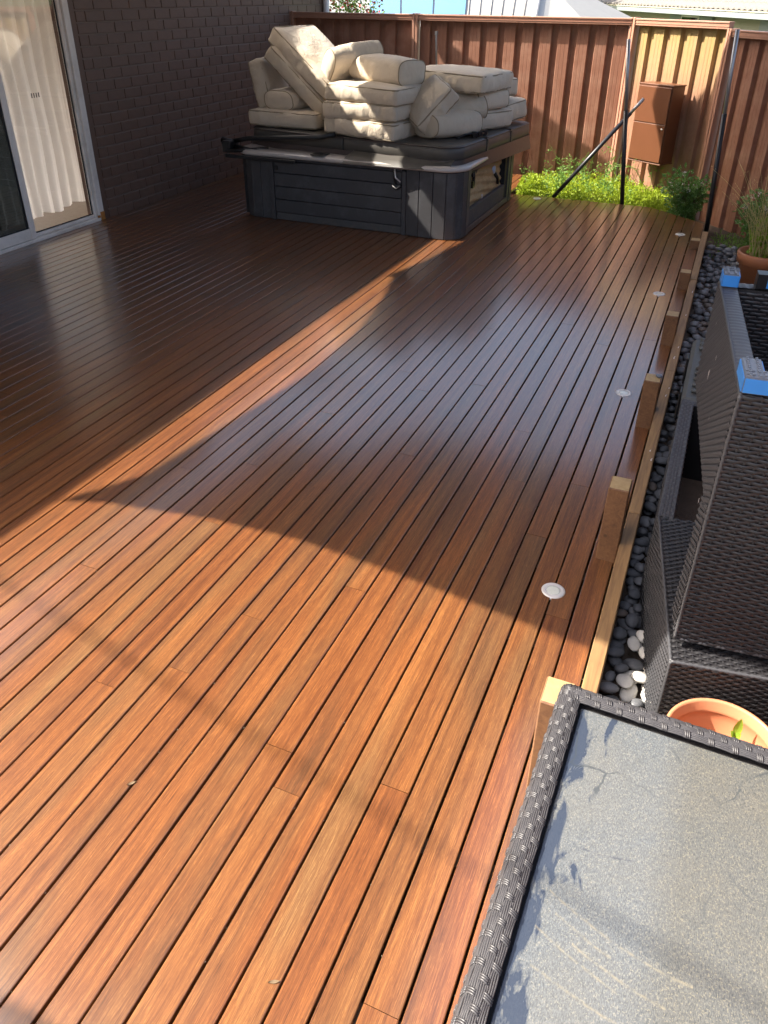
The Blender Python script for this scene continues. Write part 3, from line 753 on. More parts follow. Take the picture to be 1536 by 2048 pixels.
mb = MB(); mb.add(vs, [(i * 6 + k, i * 6 + k + 1, (i + 1) * 6 + k + 1, (i + 1) * 6 + k) for i in range(nf) for k in range(5)], True); tobj('cover_flap', mb, MT['vinyl'])
for yy in (-.28, .30):
    mb = MB(); mb.box((1.131, yy - .02, CZ0 - .02), (1.139, yy + .02, CZ1 - .01), .002, mat=Mc); mb.box((1.08, yy - .02, CZ1 - .004), (1.137, yy + .02, CZ1 + .006), .002, mat=Mc); tobj('cover_strap', mb, MT['vinyl'])
# cover lifter arm and brackets
mb = MB(); mb.tube([(-4.40, 6.62, .655), (-4.2, 6.60, .70), (-3.42, 6.60, .765), (-3.30, 6.66, .79)], .022, 10); mb.tube([(-4.38, 6.60, .63), (-3.95, 6.52, .600)], .018, 8); mb.box((-4.34, 6.425, .55), (-3.60, 6.462, .578), .004); mb.box((-4.42, 6.5, .58), (-4.33, 6.66, .68), .01); mb.tube([(-4.47, 6.6, .67), (-4.36, 6.6, .65)], .03, 10); mb.tube([(-4.43, 6.6, .59), (-4.36, 6.55, .62)], .022, 8)
mb.tube([(-4.33, 6.45, .60), (-3.98, 6.62, .628)], .016, 8)
tobj('cover_lifter', mb, MT['blackpl'])
mb = MB(); mb.box((-3.47, 6.47, .627), (-3.33, 6.60, .635), .002); tobj('black_flap', mb, MT['blackpl'])
mb = MB(); mb.box((-.004, -.006, 0), (.30, .012, .06), .004, mat=Matrix.Translation((-3.2, 6.50, .605)) @ Matrix.Rotation(R_(-3), 4, 'Z'))
# strap and latch on the front
mb = MB(); mb.tube([(-2.66, 6.505, .575), (-2.665, 6.50, .50), (-2.65, 6.505, .44)], .010, 8); mb.tube([(-2.68, 6.505, .43), (-2.64, 6.50, .40), (-2.60, 6.505, .43)], .012, 8); tobj('latch_strap', mb, MT['blackpl'])
mb = MB(); mb.tube([(-2.655, 6.50, .57), (-2.645, 6.495, .50), (-2.60, 6.50, .465)], .007, 8); tobj('latch_hook', mb, MT['chrome'])
mb = MB(); mb.box((-3.87, 6.512, .46), (-3.84, 6.527, .50), .003); tobj('latch', mb, MT['blackpl'])

# ------------------------------------------------------------------ cushions
def cushion_mesh(wd, dp, ht, seed=0, puff=.25, rnd=.035, N=22, wr=.006):
    mb = MB(); hx, hy, hz = wd / 2, dp / 2, ht / 2; vs = []; fs = []; idx = {}
    sv = Vector((seed * 7.7, seed * 3.1, seed * 1.9))
    def place(p):
        key = tuple(round(a, 5) for a in p)
        if key in idx: return idx[key]
        x, y, z = p[0] * hx, p[1] * hy, p[2] * hz
        r = min(rnd, hz * .8)
        cx = max(-hx + r, min(hx - r, x)); cy = max(-hy + r, min(hy - r, y)); cz = max(-hz + r * .7, min(hz - r * .7, z))
        d = Vector((x - cx, y - cy, z - cz))
        if d.length > 1e-7:
            d.normalize(); q = Vector((cx + d.x * r, cy + d.y * r, cz + d.z * r * .7))
        else: q = Vector((x, y, z))
        ex = (1 - p[0] ** 2); ey = (1 - p[1] ** 2)
        q.z += math.copysign(1, p[2]) * puff * ht * (max(ex, 0) * max(ey, 0)) ** .7 * abs(p[2])
        bz = (1 - p[2] ** 2)
        q.x += p[0] * abs(p[0]) ** 3 * bz * .018 * max(ey, .2); q.y += p[1] * abs(p[1]) ** 3 * bz * .018 * max(ex, .2)
        nn = Vector((p[0] ** 5, p[1] ** 5, p[2] ** 5)); nn = nn.normalized() if nn.length else Vector((0, 0, 1))
        a = noise.noise(Vector((x * 7, y * 7, z * 6)) + sv); b = noise.noise(Vector((x * 26, y * 26, z * 9)) + sv)
        side = 1 - abs(p[2]) ** 4
        q += nn * (a * wr * 1.3 + b * wr * (1.8 * side + .35))
        idx[key] = len(vs); vs.append(q); return idx[key]
    for ax in range(3):
        na, nb_ = ((N, 6) if ax < 2 else (N, N))
        for sg in (-1, 1):
            for i in range(na):
                for j in range(nb_ if ax == 2 else 6):
                    m_ = nb_ if ax == 2 else 6
                    q = []
                    for di, dj in ((0, 0), (1, 0), (1, 1), (0, 1)):
                        u = -1 + 2 * (i + di) / na; v = -1 + 2 * (j + dj) / m_
                        p = [0, 0, 0]; p[ax] = sg; p[(0, 0, 0)[0] if 0 else (1 if ax == 0 else 0)] = u; p[2 if ax < 2 else 1] = v
                        q.append(place(p))
                    flip = (sg > 0) ^ (ax == 1)
                    fs.append(tuple(q if flip else q[::-1]))
    mb.add(vs, fs, True)
    return mb
def piping_box(wd, dp, ht, seed=0, r=.0062, rnd=.035):
    out = []; hx, hy, hz = wd / 2, dp / 2, ht / 2
    for sg in (-1, 1):
        pts = []
        for x, y in rrect(-hx + .004, -hy + .004, hx - .004, hy - .004, rnd, 4):
            pts.append((x, y, 0))
        dense = []
        for i in range(len(pts)):
            a = Vector(pts[i]); b = Vector(pts[(i + 1) % len(pts)]); m = max(1, int((b - a).length / .045))
            for k in range(m): dense.append(a.lerp(b, k / m))
        pp = [Vector((p.x, p.y, sg * (hz - .011) + .003 * noise.noise(Vector((p.x * 12, p.y * 12, seed + sg))))) for p in dense]
        q_ = MB(); q_.tube(pp, r, 6, True); out.append(q_)
    return out
def bolster_mesh(L, wd, ht, seed=0, N=30, wr=.004, k=2.6):
    """round sided arm cushion: flat rounded ends on the long axis x"""
    mb = MB(); ns = 36; sv = Vector((seed * 5.3, 1.7 * seed, seed)); vs = []
    def sec(a, s):
        c, sn = math.cos(a), math.sin(a)
        return (math.copysign(abs(c) ** (2 / k), c) * wd / 2 * s, math.copysign(abs(sn) ** (2 / k), sn) * ht / 2 * s)
    rings = []
    xs = []
    for i in range(N + 1):
        t = -1 + 2 * i / N; xs.append((t * L / 2, 1.0 + .10 * (1 - t * t)))
    caps = [(.97, 0.004), (.90, .012), (.6, .022), (.25, .028)]
    allr = [(-L / 2 - e, s) for s, e in caps[::-1]] + xs + [(L / 2 + e, s) for s, e in caps]
    for x, s in allr:
        for j in range(ns):
            y, z = sec(2 * math.pi * j / ns, s)
            a = noise.noise(Vector((x * 9, y * 9, z * 9)) + sv); b = noise.noise(Vector((x * 30, y * 9, z * 9)) + sv)
            m = 1 + (a * .05 + b * .02); vs.append((x + a * .006, y * m, z * m))
    nr = len(allr)
    fs = [(i * ns + j, (i + 1) * ns + j, (i + 1) * ns + (j + 1) % ns, i * ns + (j + 1) % ns) for i in range(nr - 1) for j in range(ns)]
    fs += [tuple(range(ns)), tuple((nr - 1) * ns + j for j in range(ns))[::-1]]
    mb.add(vs, fs, True)
    pm = []
    for sg in (-1, 1):
        pts = []
        for j in range(ns):
            y, z = sec(2 * math.pi * j / ns, .985)
            a = noise.noise(Vector((sg * L / 2 * 9, y * 9, z * 9)) + sv); pts.append((sg * (L / 2 + .003) + a * .006, y * (1 + a * .05), z * (1 + a * .05)))
        q_ = MB(); q_.tube(pts, .0048, 6, True); pm.append(q_)
    return mb, pm
CU = []
def cushion(lab, loc, rot, size, seed, puff=.2, rnd=.026, wr=.006):
    mb = cushion_mesh(*size, seed, puff, rnd, 22, wr)
    o = obj('seat_cushion', mb, MT['fabric'], None, loc); o.rotation_euler = [R_(a) for a in rot]
    tag(o, lab, 'cushion', 'beige outdoor cushions piled on the hot tub'); [obj('piping', q_, MT['piping'], o) for q_ in piping_box(*size, seed, rnd=rnd)]; CU.append(o); return o
def bolster(lab, loc, rot, size, seed, k=2.6):
    mb, pm = bolster_mesh(*size, seed, k=k); o = obj('arm_cushion', mb, MT['fabric'], None, loc); o.rotation_euler = [R_(a) for a in rot]
    tag(o, lab, 'cushion', 'beige outdoor cushions piled on the hot tub'); [obj('piping', q_, MT['piping'], o) for q_ in pm]; CU.append(o); return o
B = .782
cushion('flat beige cushion at the bottom left of the pile, lying on the cover', (-3.93, 7.16, B + .07), (0, 0, -3), (.74, .66, .14), 1, .1)
cushion('beige cushion standing upright at the far left, next to the brick wall', (-4.27, 7.22, B + .34), (0, 78, 6), (.42, .50, .15), 2, .15)
bolster('small beige bolster lying between the upright cushion and the tilted pair', (-3.98, 7.12, B + .225), (0, 0, 82), (.42, .34, .17), 3, 3.0)
cushion('lower of the two big beige cushions tilted steeply at the left', (-3.82, 7.24, B + .37), (0, 41, 0), (.80, .62, .135), 4, .12)
cushion('topmost big beige cushion tilted steeply, its face in bright sun', (-3.76, 7.28, B + .535), (0, 37, -8), (.80, .64, .15), 5, .20, wr=.010)
cushion('bottom cushion of the middle stack of three, partly in sun', (-3.03, 6.96, B + .07), (0, 2, -8), (.74, .64, .145), 6, .12, wr=.009)
cushion('middle cushion of the middle stack of three, partly in sun', (-3.04, 6.97, B + .205), (0, -1, -6), (.74, .64, .145), 7, .1, wr=.010)
cushion('top cushion of the middle stack of three, under the bolsters', (-3.01, 6.98, B + .34), (0, 1, -9), (.74, .64, .14), 8, .12)
bolster('rolled beige bolster leaning against the sunlit tilted cushion', (-3.36, 7.16, B + .56), (-46, -6, 56), (.50, .33, .18), 9, 2.6)
bolster('plump beige bolster lying across the top of the middle stack', (-2.99, 7.10, B + .51), (0, 2, -20), (.60, .36, .21), 10, 3.2)
cushion('wide crumpled beige cushion on top of the right hand group', (-2.46, 7.62, B + .42), (0, 2, -10), (.78, .62, .15), 11, .14, wr=.010)
cushion('beige pillow tipped on its edge in front of the right hand group', (-2.53, 7.0, B + .255), (22, -46, 30), (.42, .36, .14), 12, .5)
bolster('fat beige bolster lying at the front right edge of the cover', (-2.40, 7.10, B + .10), (0, 0, 58), (.50, .38, .20), 13, 2.8)
bolster('beige pillow squeezed beneath the wide cushion, behind the tipped pillow', (-2.36, 7.36, B + .23), (24, 0, 40), (.40, .32, .17), 14)
bolster('greyish bolster under the right end of the wide cushion', (-2.24, 7.64, B + .255), (0, 0, 66), (.42, .28, .17), 15, 3.4)
cushion('pale cushion lying flat on the cover under the greyish bolster', (-2.33, 7.64, B + .08), (0, 0, 66), (.66, .44, .15), 16, .12)
cushion('beige cushion at the back right corner of the cover', (-2.25, 8.12, B + .10), (0, -8, 62), (.46, .44, .17), 17, .2)
cushion('small cushion end showing behind the wide cushion, at the far right', (-2.28, 7.98, B + .33), (0, 0, 66), (.40, .38, .15), 18, .2)
mb = MB(); rk = random.Random(2)
for i in range(7):
    c_ = Vector((rk.uniform(-.12, .13), rk.uniform(-.04, .04), .02 + rk.uniform(0, .02))); mb.box((c_.x - .02, c_.y - .015, c_.z - .018), (c_.x + .02, c_.y + .015, c_.z + .018), .004)
mb.tube([(-.2, -.03, .01), (-.1, 0, .03), (0, -.02, .045), (.1, .01, .03)], .008, 6)
o = tag(obj('strap_buckles', mb, MT['blackpl'], None, (-2.14, 7.12, CZ1 + .002)), 'small heap of black strap buckles on the cover by the front right bolster', 'buckles'); o.rotation_euler = (0, 0, R_(48))

# ------------------------------------------------------------------ wicker
def weave(mb, O, U, V, W, Hh, pitch=.0095, stake=.020, amp=.0032, wid=.93, grid=1, stakes=True):
    O, U, V = Vector(O), Vector(U).normalized(), Vector(V).normalized(); Nn = U.cross(V)
    rows = max(1, int(Hh / pitch)); cols = max(2, int(round(W / stake))); st = W / cols; ph = Hh / rows
    b = len(mb.v); sg = 2; nseg = cols * sg
    cs = [(-.5 * wid, -.25), (-.2 * wid, 1), (.2 * wid, 1), (.5 * wid, -.25)]
    vv = []; ff = []
    for r in range(rows):
        base = b + len(vv); v0 = (r + .5) * ph
        for i in range(nseg + 1):
            s = i / sg; off = amp * math.cos(math.pi * (s + r // grid)) if i % sg == 0 else 0
            for (dv, dn) in cs:
                q = O + U * (i * W / nseg) + V * (v0 + dv * ph) + Nn * (off + dn * .0013 + amp + .001); vv.append((q.x, q.y, q.z))
        for i in range(nseg):
            for k in range(3): ff.append((base + i * 4 + k, base + (i + 1) * 4 + k, base + (i + 1) * 4 + k + 1, base + i * 4 + k + 1))
    mb.v += vv; mb.f += ff; mb.sm += [True] * len(ff); mb.mi += [0] * len(ff)
    if stakes:
        for c in range(cols + 1):
            p = O + U * (c * st)
            mb.add([p + U * dx + V * (Hh * t) + Nn * dn for t in (0, 1) for dx, dn in ((-.0035, amp * .7), (0, amp * 1.5), (.0035, amp * .7))], [(0, 1, 4, 3), (1, 2, 5, 4)], True)
def wpart(name, mb, mat, parent):
    o = obj(name, mb, mat, parent); return tag(o, kind='stuff')
# --- wicker table with glass top, front right
TX0, TY1, TZ_ = -.105, 1.435, .42
table = empty('wicker_table', (TX0, TY1, -.15)); table.rotation_euler = (0, 0, R_(-1.2))
tag(table, 'low charcoal wicker table with dusty glass top in the front right corner', 'table')
tw, td = .95, 1.25; th = TZ_ + .15         # local: x right, y negative towards the camera
mb = MB(); mb.box((.03, -td + .03, th - .05), (tw - .03, -.03, th - .0265)); mb.box((.012, -td + .03, .01), (.03, -.012, th - .014)); mb.box((.03, -.03, .01), (tw - .03, -.012, th - .014)); obj('frame', mb, MT['wickd'], table)
mb = MB(); mb.box((.050, -td + .06, th - .026), (tw - .06, -.048, th - .017), .002); gp = obj('glass_top', mb, MT['glass'], table)
gp.data.transform(Matrix.Translation((-.058, .056, -th))); gp.location = (.058, -.056, th)
rmw = .044
def rim(mb, O, U, V, Nn, L):
    """wicker wrapped border: three lengthwise bundles of fine strands tied by short cross wraps"""
    O, U, V, Nn = Vector(O), Vector(U), Vector(V), Vector(Nn)
    nb_ = 3; wv_ = rmw / nb_
    for b_ in range(nb_):
        for s_ in range(4):
            v0 = (b_ + (s_ + .5) / 4) * wv_; pts = []; n_ = int(L / .012)
            for i in range(n_ + 1):
                u = L * i / n_; ph = (u / .052 + b_ * .5) % 1.0
                dip = -.0028 * math.exp(-((ph - .5) / .13) ** 2)
                arch = .007 * math.sin(math.pi * v0 / rmw)
                pts.append(O + U * u + V * (v0 + .0006 * math.sin(u * 90 + b_ + s_)) + Nn * (.002 + arch + dip))
            mb.tube(pts, .0026, 5)
        k = 0
        while True:
            u = (k + .5 - b_ * .5) * .052; k += 1
            if u > L - .01: break
            if u < .005: continue
            for t_ in range(3):
                uu = u + (t_ - 1) * .0042; pts = []
                for q in range(5):
                    vq = (b_ - .06 + 1.12 * q / 4) * wv_; arch = .007 * math.sin(math.pi * max(0, min(1, vq / rmw)))
                    pts.append(O + U * (uu + .001 * q) + V * vq + Nn * (.0035 + arch + .0022 * math.sin(math.pi * q / 4) - .001))
                mb.tube(pts, .0023, 5)
mb = MB(); rim(mb, (0, 0, th - .008), (0, -1, 0), (1, 0, 0), (0, 0, 1), td); wpart('rim', mb, MT['wickr'], table)
mb = MB(); rim(mb, (.004, 0, th - .008), (1, 0, 0), (0, -1, 0), (0, 0, 1), tw); wpart('rim', mb, MT['wickr'], table)
mb = MB(); rim(mb, (.0, -.0, th - .008), (0, -1, 0), (0, 0, -1), (-1, 0, 0), td)
weave(mb, (.012, -.012, .0), (0, -1, 0), (0, 0, 1), td - .03, th - .06); 
bm2 = MB(); weave(bm2, (.03, -td, .0), (0, 1, 0), (0, 0, 1), td - .03, th - .06)
for v_ in bm2.v: pass
wpart('side_weave', mb, MT['wickr'], table)
mb = MB(); weave(mb, (-.012, -td, .0), (0, 1, 0), (0, 0, 1), .01, .02)
# left flank: slopes outward to the deck
mb = MB(); O = Vector((-.004, -td, .0)); weave(mb, (-.034, -.01, .15), (0, -1, 0), (.04, 0, .35), td - .02, .40); wpart('flank_weave', mb, MT['wickg'], table)
mb = MB(); mb.add([(-.032, -.01, .15), (-.032, -td, .15), (.01, -td, .56), (.01, -.01, .56)], [(0, 1, 2, 3)]); obj('flank_back', mb, MT['wickd'], table)
mb = MB(); weave(mb, (tw - .02, -.010, .0), (-1, 0, 0), (0, 0, 1), tw - .04, th - .03); wpart('end_weave', mb, MT['wick'], table)

# --- lower wicker armchair (upright) and the chair stacked upside down on it
lo = empty('wicker_armchair', (.139, 1.744, -.15)); tag(lo, 'lower charcoal wicker chair standing on the black pebbles, another chair on top of it', 'armchair')
LO = Vector((.139, 1.744, -.15))
lh = .45
sd_ = Vector((-.106, .70, 0)); a_side = math.atan2(.70, -.106)
U1 = sd_.normalized(); R1 = Vector((U1.y, -U1.x, 0))          # R1 points right
mb = MB(); c0 = Vector((.006, .006, 0)); W1 = 1.0; L1 = sd_.length
q = [Vector((0, 0, 0)) + R1 * .008 + U1 * .008, R1 * W1 + U1 * .008, R1 * W1 + U1 * L1, R1 * .008 + U1 * L1]
mb.prism([(v.x, v.y) for v in q], 0, lh - .002); 
obj('seat_block', mb, MT['wickd'], lo)
mb = MB(); weave(mb, U1 * L1, -U1, (0, 0, 1), L1, lh, stake=.022); wpart('left_weave', mb, MT['wickg'], lo)
mb = MB(); weave(mb, (0, 0, 0), R1, (0, 0, 1), W1, lh); wpart('front_weave', mb, MT['wick'], lo)
mb = MB(); weave(mb, Vector((0, 0, lh)), R1, U1, W1, L1, pitch=.011); wpart('seat_weave', mb, MT['wick'], lo)
E1 = U1 * L1
mb = MB(); 
def edge_roll(mb, a, b, r=.006):
    a, b = Vector(a), Vector(b); n_ = max(2, int((b - a).length / .008)); pts = [a.lerp(b, i / n_) for i in range(n_ + 1)]
    mb.tube(pts, r, 6, taper=[1 + .18 * (-1) ** i for i in range(n_ + 1)])
edge_roll(mb, (0, 0, lh), E1 + Vector((0, 0, lh))); edge_roll(mb, (0, 0, lh), R1 * W1 + Vector((0, 0, lh))); edge_roll(mb, (0, 0, 0), (0, 0, lh)); wpart('edge', mb, MT['wickg'], lo)
# open box behind
X0, Y0, Y1 = .032 - LO.x, 2.444 - LO.y, 3.445 - LO.y; wl = .045
mb = MB()
mb.box((X0 + .006, Y0, .0), (X0 + wl - .006, Y1 - .005, lh - .004)); mb.box((X0 + wl, Y1 - wl, .0), (X0 + .95, Y1 - .006, lh - .004)); mb.box((X0 + .95, Y0, 0), (X0 + .99, Y1 - .006, lh - .004)); mb.box((X0 + wl, Y0 + .01, .02), (X0 + .95, Y1 - wl, .06))
obj('arm_frame', mb, MT['wickd'], lo)
mb = MB(); weave(mb, (X0, Y1, 0), (0, -1, 0), (0, 0, 1), Y1 - Y0, lh); wpart('arm_outer_weave', mb, MT['wickg'], lo)
mb = MB(); weave(mb, (X0 + wl, Y0, .06), (0, 1, 0), (0, 0, 1), Y1 - Y0, lh - .06); weave(mb, (X0 + wl, Y0 + .02, .062), (1, 0, 0), (0, 1, 0), .9, Y1 - Y0 - .03, pitch=.014, stake=.03); wpart('inner_weave', mb, MT['wick'], lo)
mb = MB(); weave(mb, (X0, Y1, lh), (0, -1, 0), (1, 0, 0), Y1 - Y0, wl, pitch=.011); weave(mb, (X0, Y1 - wl, lh), (1, 0, 0), (0, 1, 0), .95, wl, pitch=.011); wpart('arm_top_weave', mb, MT['wickr'], lo)
mb = MB(); edge_roll(mb, (X0 + wl, Y0, lh), (X0 + wl, Y1, lh)); edge_roll(mb, (X0, Y0, lh), (X0, Y1, lh)); wpart('arm_edge', mb, MT['wickg'], lo)

up = empty('upturned_wicker_armchair', (.137, 1.804, .325), (0, 0, R_(5.5))); tag(up, 'charcoal wicker armchair stacked upside down on another, blue taped feet in the air', 'armchair')
# local frame: x right, y away, z up; seat box up high, back rest hanging down at the front
zt, zsb, zb_ = .775, .425, .012; Dp = .86; Wd = .80
mb = MB(); mb.box((.006, .006, zb_), (Wd, .115, zsb)); mb.box((.006, .006, zsb), (Wd, .05, zt - .004)); mb.box((.006, .05, zsb + .005), (.05, Dp - .05, zt - .004)); mb.box((.006, Dp - .05, zsb + .005), (Wd, Dp - .006, zt - .004)); mb.box((Wd - .045, .05, zsb + .005), (Wd, Dp - .05, zt - .004)); mb.box((.05, .05, zsb + .005), (Wd - .045, Dp - .05, zsb + .03))
obj('frame', mb, MT['wickd'], up)
mb = MB(); weave(mb, (0, 0, zb_), (1, 0, 0), (0, 0, 1), Wd, zt - zb_, pitch=.0105, stake=.024, amp=.0030); wpart('back_weave', mb, MT['wick'], up)
mb = MB(); weave(mb, (0, Dp, zsb), (0, -1, 0), (0, 0, 1), Dp, zt - zsb, pitch=.0100, stake=.017, amp=.0026, grid=1); wpart('side_weave', mb, MT['wickg'], up)
mb = MB(); weave(mb, (0, .12, zb_), (0, -1, 0), (0, 0, 1), .12, zsb - zb_, pitch=.0098, stake=.02, amp=.003); wpart('back_edge_weave', mb, MT['wickg'], up)
mb = MB(); weave(mb, (.05, .05, zsb + .03), (0, 1, 0), (0, 0, 1), Dp - .1, zt - zsb - .04, pitch=.012, stake=.026); weave(mb, (.05, Dp - .05, zsb + .03), (1, 0, 0), (0, 0, 1), Wd - .1, zt - zsb - .04, pitch=.012, stake=.026); weave(mb, (.05, .05, zsb + .03), (1, 0, 0), (0, 1, 0), Wd - .1, Dp - .1, pitch=.012, stake=.026); wpart('inner_weave', mb, MT['wick'], up)
mb = MB(); weave(mb, (0, Dp, zt), (0, -1, 0), (1, 0, 0), Dp, .048, pitch=.048, stake=.012, amp=.001); weave(mb, (0, 0, zt), (1, 0, 0), (0, 1, 0), Wd, .048, pitch=.012); weave(mb, (0, Dp - .048, zt), (1, 0, 0), (0, 1, 0), Wd, .048, pitch=.048, stake=.012, amp=.001); wpart('rim_weave', mb, MT['wickr'], up)
mb = MB(); edge_roll(mb, (0, 0, zb_), (0, 0, zt), .0062); edge_roll(mb, (0, 0, zb_), (Wd, 0, zb_)); edge_roll(mb, (0, 0, zt), (0, Dp, zt), .005); edge_roll(mb, (0, Dp, zsb), (0, .12, zsb), .005); edge_roll(mb, (0, .12, zsb), (0, .12, zb_), .005); wpart('edge', mb, MT['wickg'], up)
def foot(x, y, sx, sy, lx=.125, ly=.115):
    t = .045; z0, z1 = zt + .006, zt + .052
    poly = [(0, 0), (lx, 0), (lx, t), (t, t), (t, ly), (0, ly)]
    Mf = Matrix.Translation((x, y, 0)) @ Matrix.Diagonal((sx, sy, 1, 1))
    mb = MB(); mb.prism([(a, b) for a, b in poly], z0, z1 - .008, 0, Mf)
    mb.prism([(a + (.002 if a == 0 else -.002), b + (.002 if b == 0 else -.002)) for a, b in poly], z1 - .008, z1 - .004, 0, Mf)
    for i in range(10):
        for a, b in (((i + .5) * lx / 10, .012), ((i + .5) * lx / 10, .033), (.012, (i + .5) * ly / 10), (.033, (i + .5) * ly / 10)): mb.box((a - .003, b - .003, z1 - .004), (a + .003, b + .003, z1), 0, 0, Mf)
    fo = obj('foot', mb, MT['footp'], up)
    mb = MB(); mb.box((.0015, -.0025, z0 + .002), (lx + .0015, -.0005, z1 - .009), 0, 0, Mf); mb.box((-.0025, .0015, z0 + .002), (-.0005, ly, z1 - .009), 0, 0, Mf); mb.box((lx + .0005, -.0025, z0 + .002), (lx + .0025, t, z1 - .009), 0, 0, Mf); mb.box((t - .0, ly + .0005, z0 + .002), (.0, ly + .0025, z1 - .009), 0, 0, Mf)
    mb.box((t + .0005, t, z0 + .002), (t + .0025, ly, z1 - .009), 0, 0, Mf); mb.box((t, t + .0005, z0 + .002), (lx, t + .0025, z1 - .009), 0, 0, Mf)
    obj('tape', mb, MT['blue'], fo)
foot(.0, .0, 1, 1); foot(.0, Dp, 1, -1, .046, .07); foot(Wd, 0, -1, 1); foot(Wd, Dp, -1, -1)
mb = MB(); mb.box((.10, Dp - .052, zt + .004), (.20, Dp - .006, zt + .05)); obj('rim_block', mb, MT['blackpl'], up)
mb = MB(); mb.box((.13, Dp - .0545, zt + .008), (.198, Dp - .0525, zt + .046)); obj('tape', mb, MT['blue'], up)
rs = random.Random(8)
for (s_, z_, L_) in ((.45, .68, .014), (.52, .60, .026), (.30, .56, .008), (.62, .72, .008), (.12, .40, .012)):
    mb = MB(); mb.add([(-.0115, s_, z_ + L_ / 2), (-.0115, s_ - L_ * .3, z_), (-.0115, s_ - .001, z_ - L_), (-.0115, s_ + L_ * .25, z_ + .001)], [(0, 1, 2, 3)]); obj('paint_spot', mb, MT['petal'], up)

# tool case between the chairs and the rail
cs = empty('tool_case', (.03, 3.52, -.15)); tag(cs, 'ribbed grey plastic tool case with a small yellow mark, behind the wicker chairs', 'case')
mb = MB(); mb.box((0, 0, 0), (.42, .78, .36), .02); obj('body', mb, MT['case'], cs)
mb = MB(); mb.box((-.006, -.006, .365), (.426, .786, .43), .018)
for i in range(5): mb.box((.03, .06 + i * .07, .431), (.39, .085 + i * .07, .447), .006)
for i in range(3): mb.box((.03, .60 + i * .06, .431), (.39, .635 + i * .06, .452), .008)
ld = obj('lid', mb, MT['case'], cs)
mb = MB(); mb.box((.05, .45, .431), (.14, .55, .437), .002); bd_ = obj('badge', mb, MT['blackpl'], ld)
mb = MB(); 
for a, b in (((.062, .47), (.068, .53)), ((.068, .522), (.09, .53)), ((.068, .497), (.086, .505)), ((.068, .47), (.09, .478))): mb.box((a[0], a[1], .4375), (b[0], b[1], .4385))
obj('yellow_mark', mb, MT['yellow'], bd_)
mb = MB(); mb.box((-.018, .12, .25), (-.006, .19, .40), .004); mb.box((-.018, .55, .25), (-.006, .62, .40), .004); obj('latch', mb, MT['blackpl'], cs)

# ------------------------------------------------------------------ pots
def pot(name, c, z0, prof, mat, lab, seg=56):
    mb = MB(); mb.lathe(prof, (0, 0, 0), seg); o = obj(name, mb, mat, None, (c[0], c[1], z0)); return tag(o, lab, 'pot')
hgt = .38
p1 = pot('terracotta_pot', (.298, 1.578), -.15, [(0, .02), (.085, .02), (.085, 0), (.10, 0), (.128, .30), (.136, .305), (.138, hgt - .035), (.146, hgt - .03), (.150, hgt - .012), (.1485, hgt), (.142, hgt + .003), (.137, hgt - .003), (.134, hgt - .03), (.1315, hgt - .034), (.134, hgt - .038), (.130, hgt - .06), (.112, .16), (0, .165)], MT['terra'], 'salmon terracotta pot between the wicker chair and the table, a lime leaf in it')
mb = MB(); mb.lathe([(0, .170), (.05, .168), (.112, .163)], seg=30); obj('potting_soil', mb, MT['soil'], p1)
def leafmb(L, W, bend=.3, n=6):
    mb = MB(); vs = []
    for i in range(n + 1):
        t = i / n; wd = W * math.sin(math.pi * min(1, t * .92 + .04)) ** .8 * (1 - .25 * t); z = bend * L * t * t
        vs += [(-wd, L * t, z + wd * .35), (0, L * t, z), (wd, L * t, z + wd * .35)]
    mb.add(vs, [(i * 3 + j, i * 3 + j + 1, (i + 1) * 3 + j + 1, (i + 1) * 3 + j) for i in range(n) for j in range(2)], True); return mb
pl = empty('seedling', (.335, 1.655, .085)); tag(pl, 'single lime green leaf sprouting in the salmon pot', 'plant')
mb = MB(); mb.tube([(0, 0, 0), (.002, 0, .05), (-.002, -.004, .10)], .0025, 6); obj('stem', mb, MT['limeleaf'], pl)
for (rx, ry, rz, L, W) in ((62, 5, 8, .060, .013), (70, 25, -60, .034, .010), (48, -20, 75, .030, .010)):
    lf = obj('leaf', leafmb(L, W), MT['limeleaf'], pl, (-.002, -.004, .098)); lf.rotation_euler = (R_(rx), R_(ry), R_(rz))
p2 = pot('terracotta_pot', (.40, 6.55), -.17, [(0, .02), (.11, .02), (.11, 0), (.13, 0), (.165, .28), (.185, .285), (.195, .36), (.185, .37), (.172, .36), (.165, .30), (0, .29)], MT['terra2'], 'weathered terracotta pot full of tall weeds by the fence, behind the wicker chairs', 36)
p3 = pot('terracotta_pot', (.62, 5.75), -.17, [(0, .02), (.09, .02), (.09, 0), (.11, 0), (.135, .20), (.15, .205), (.155, .26), (.145, .265), (.135, .25), (.13, .2), (0, .2)], MT['terra2'], 'smaller terracotta pot at the frame edge beside the weedy pot', 30)

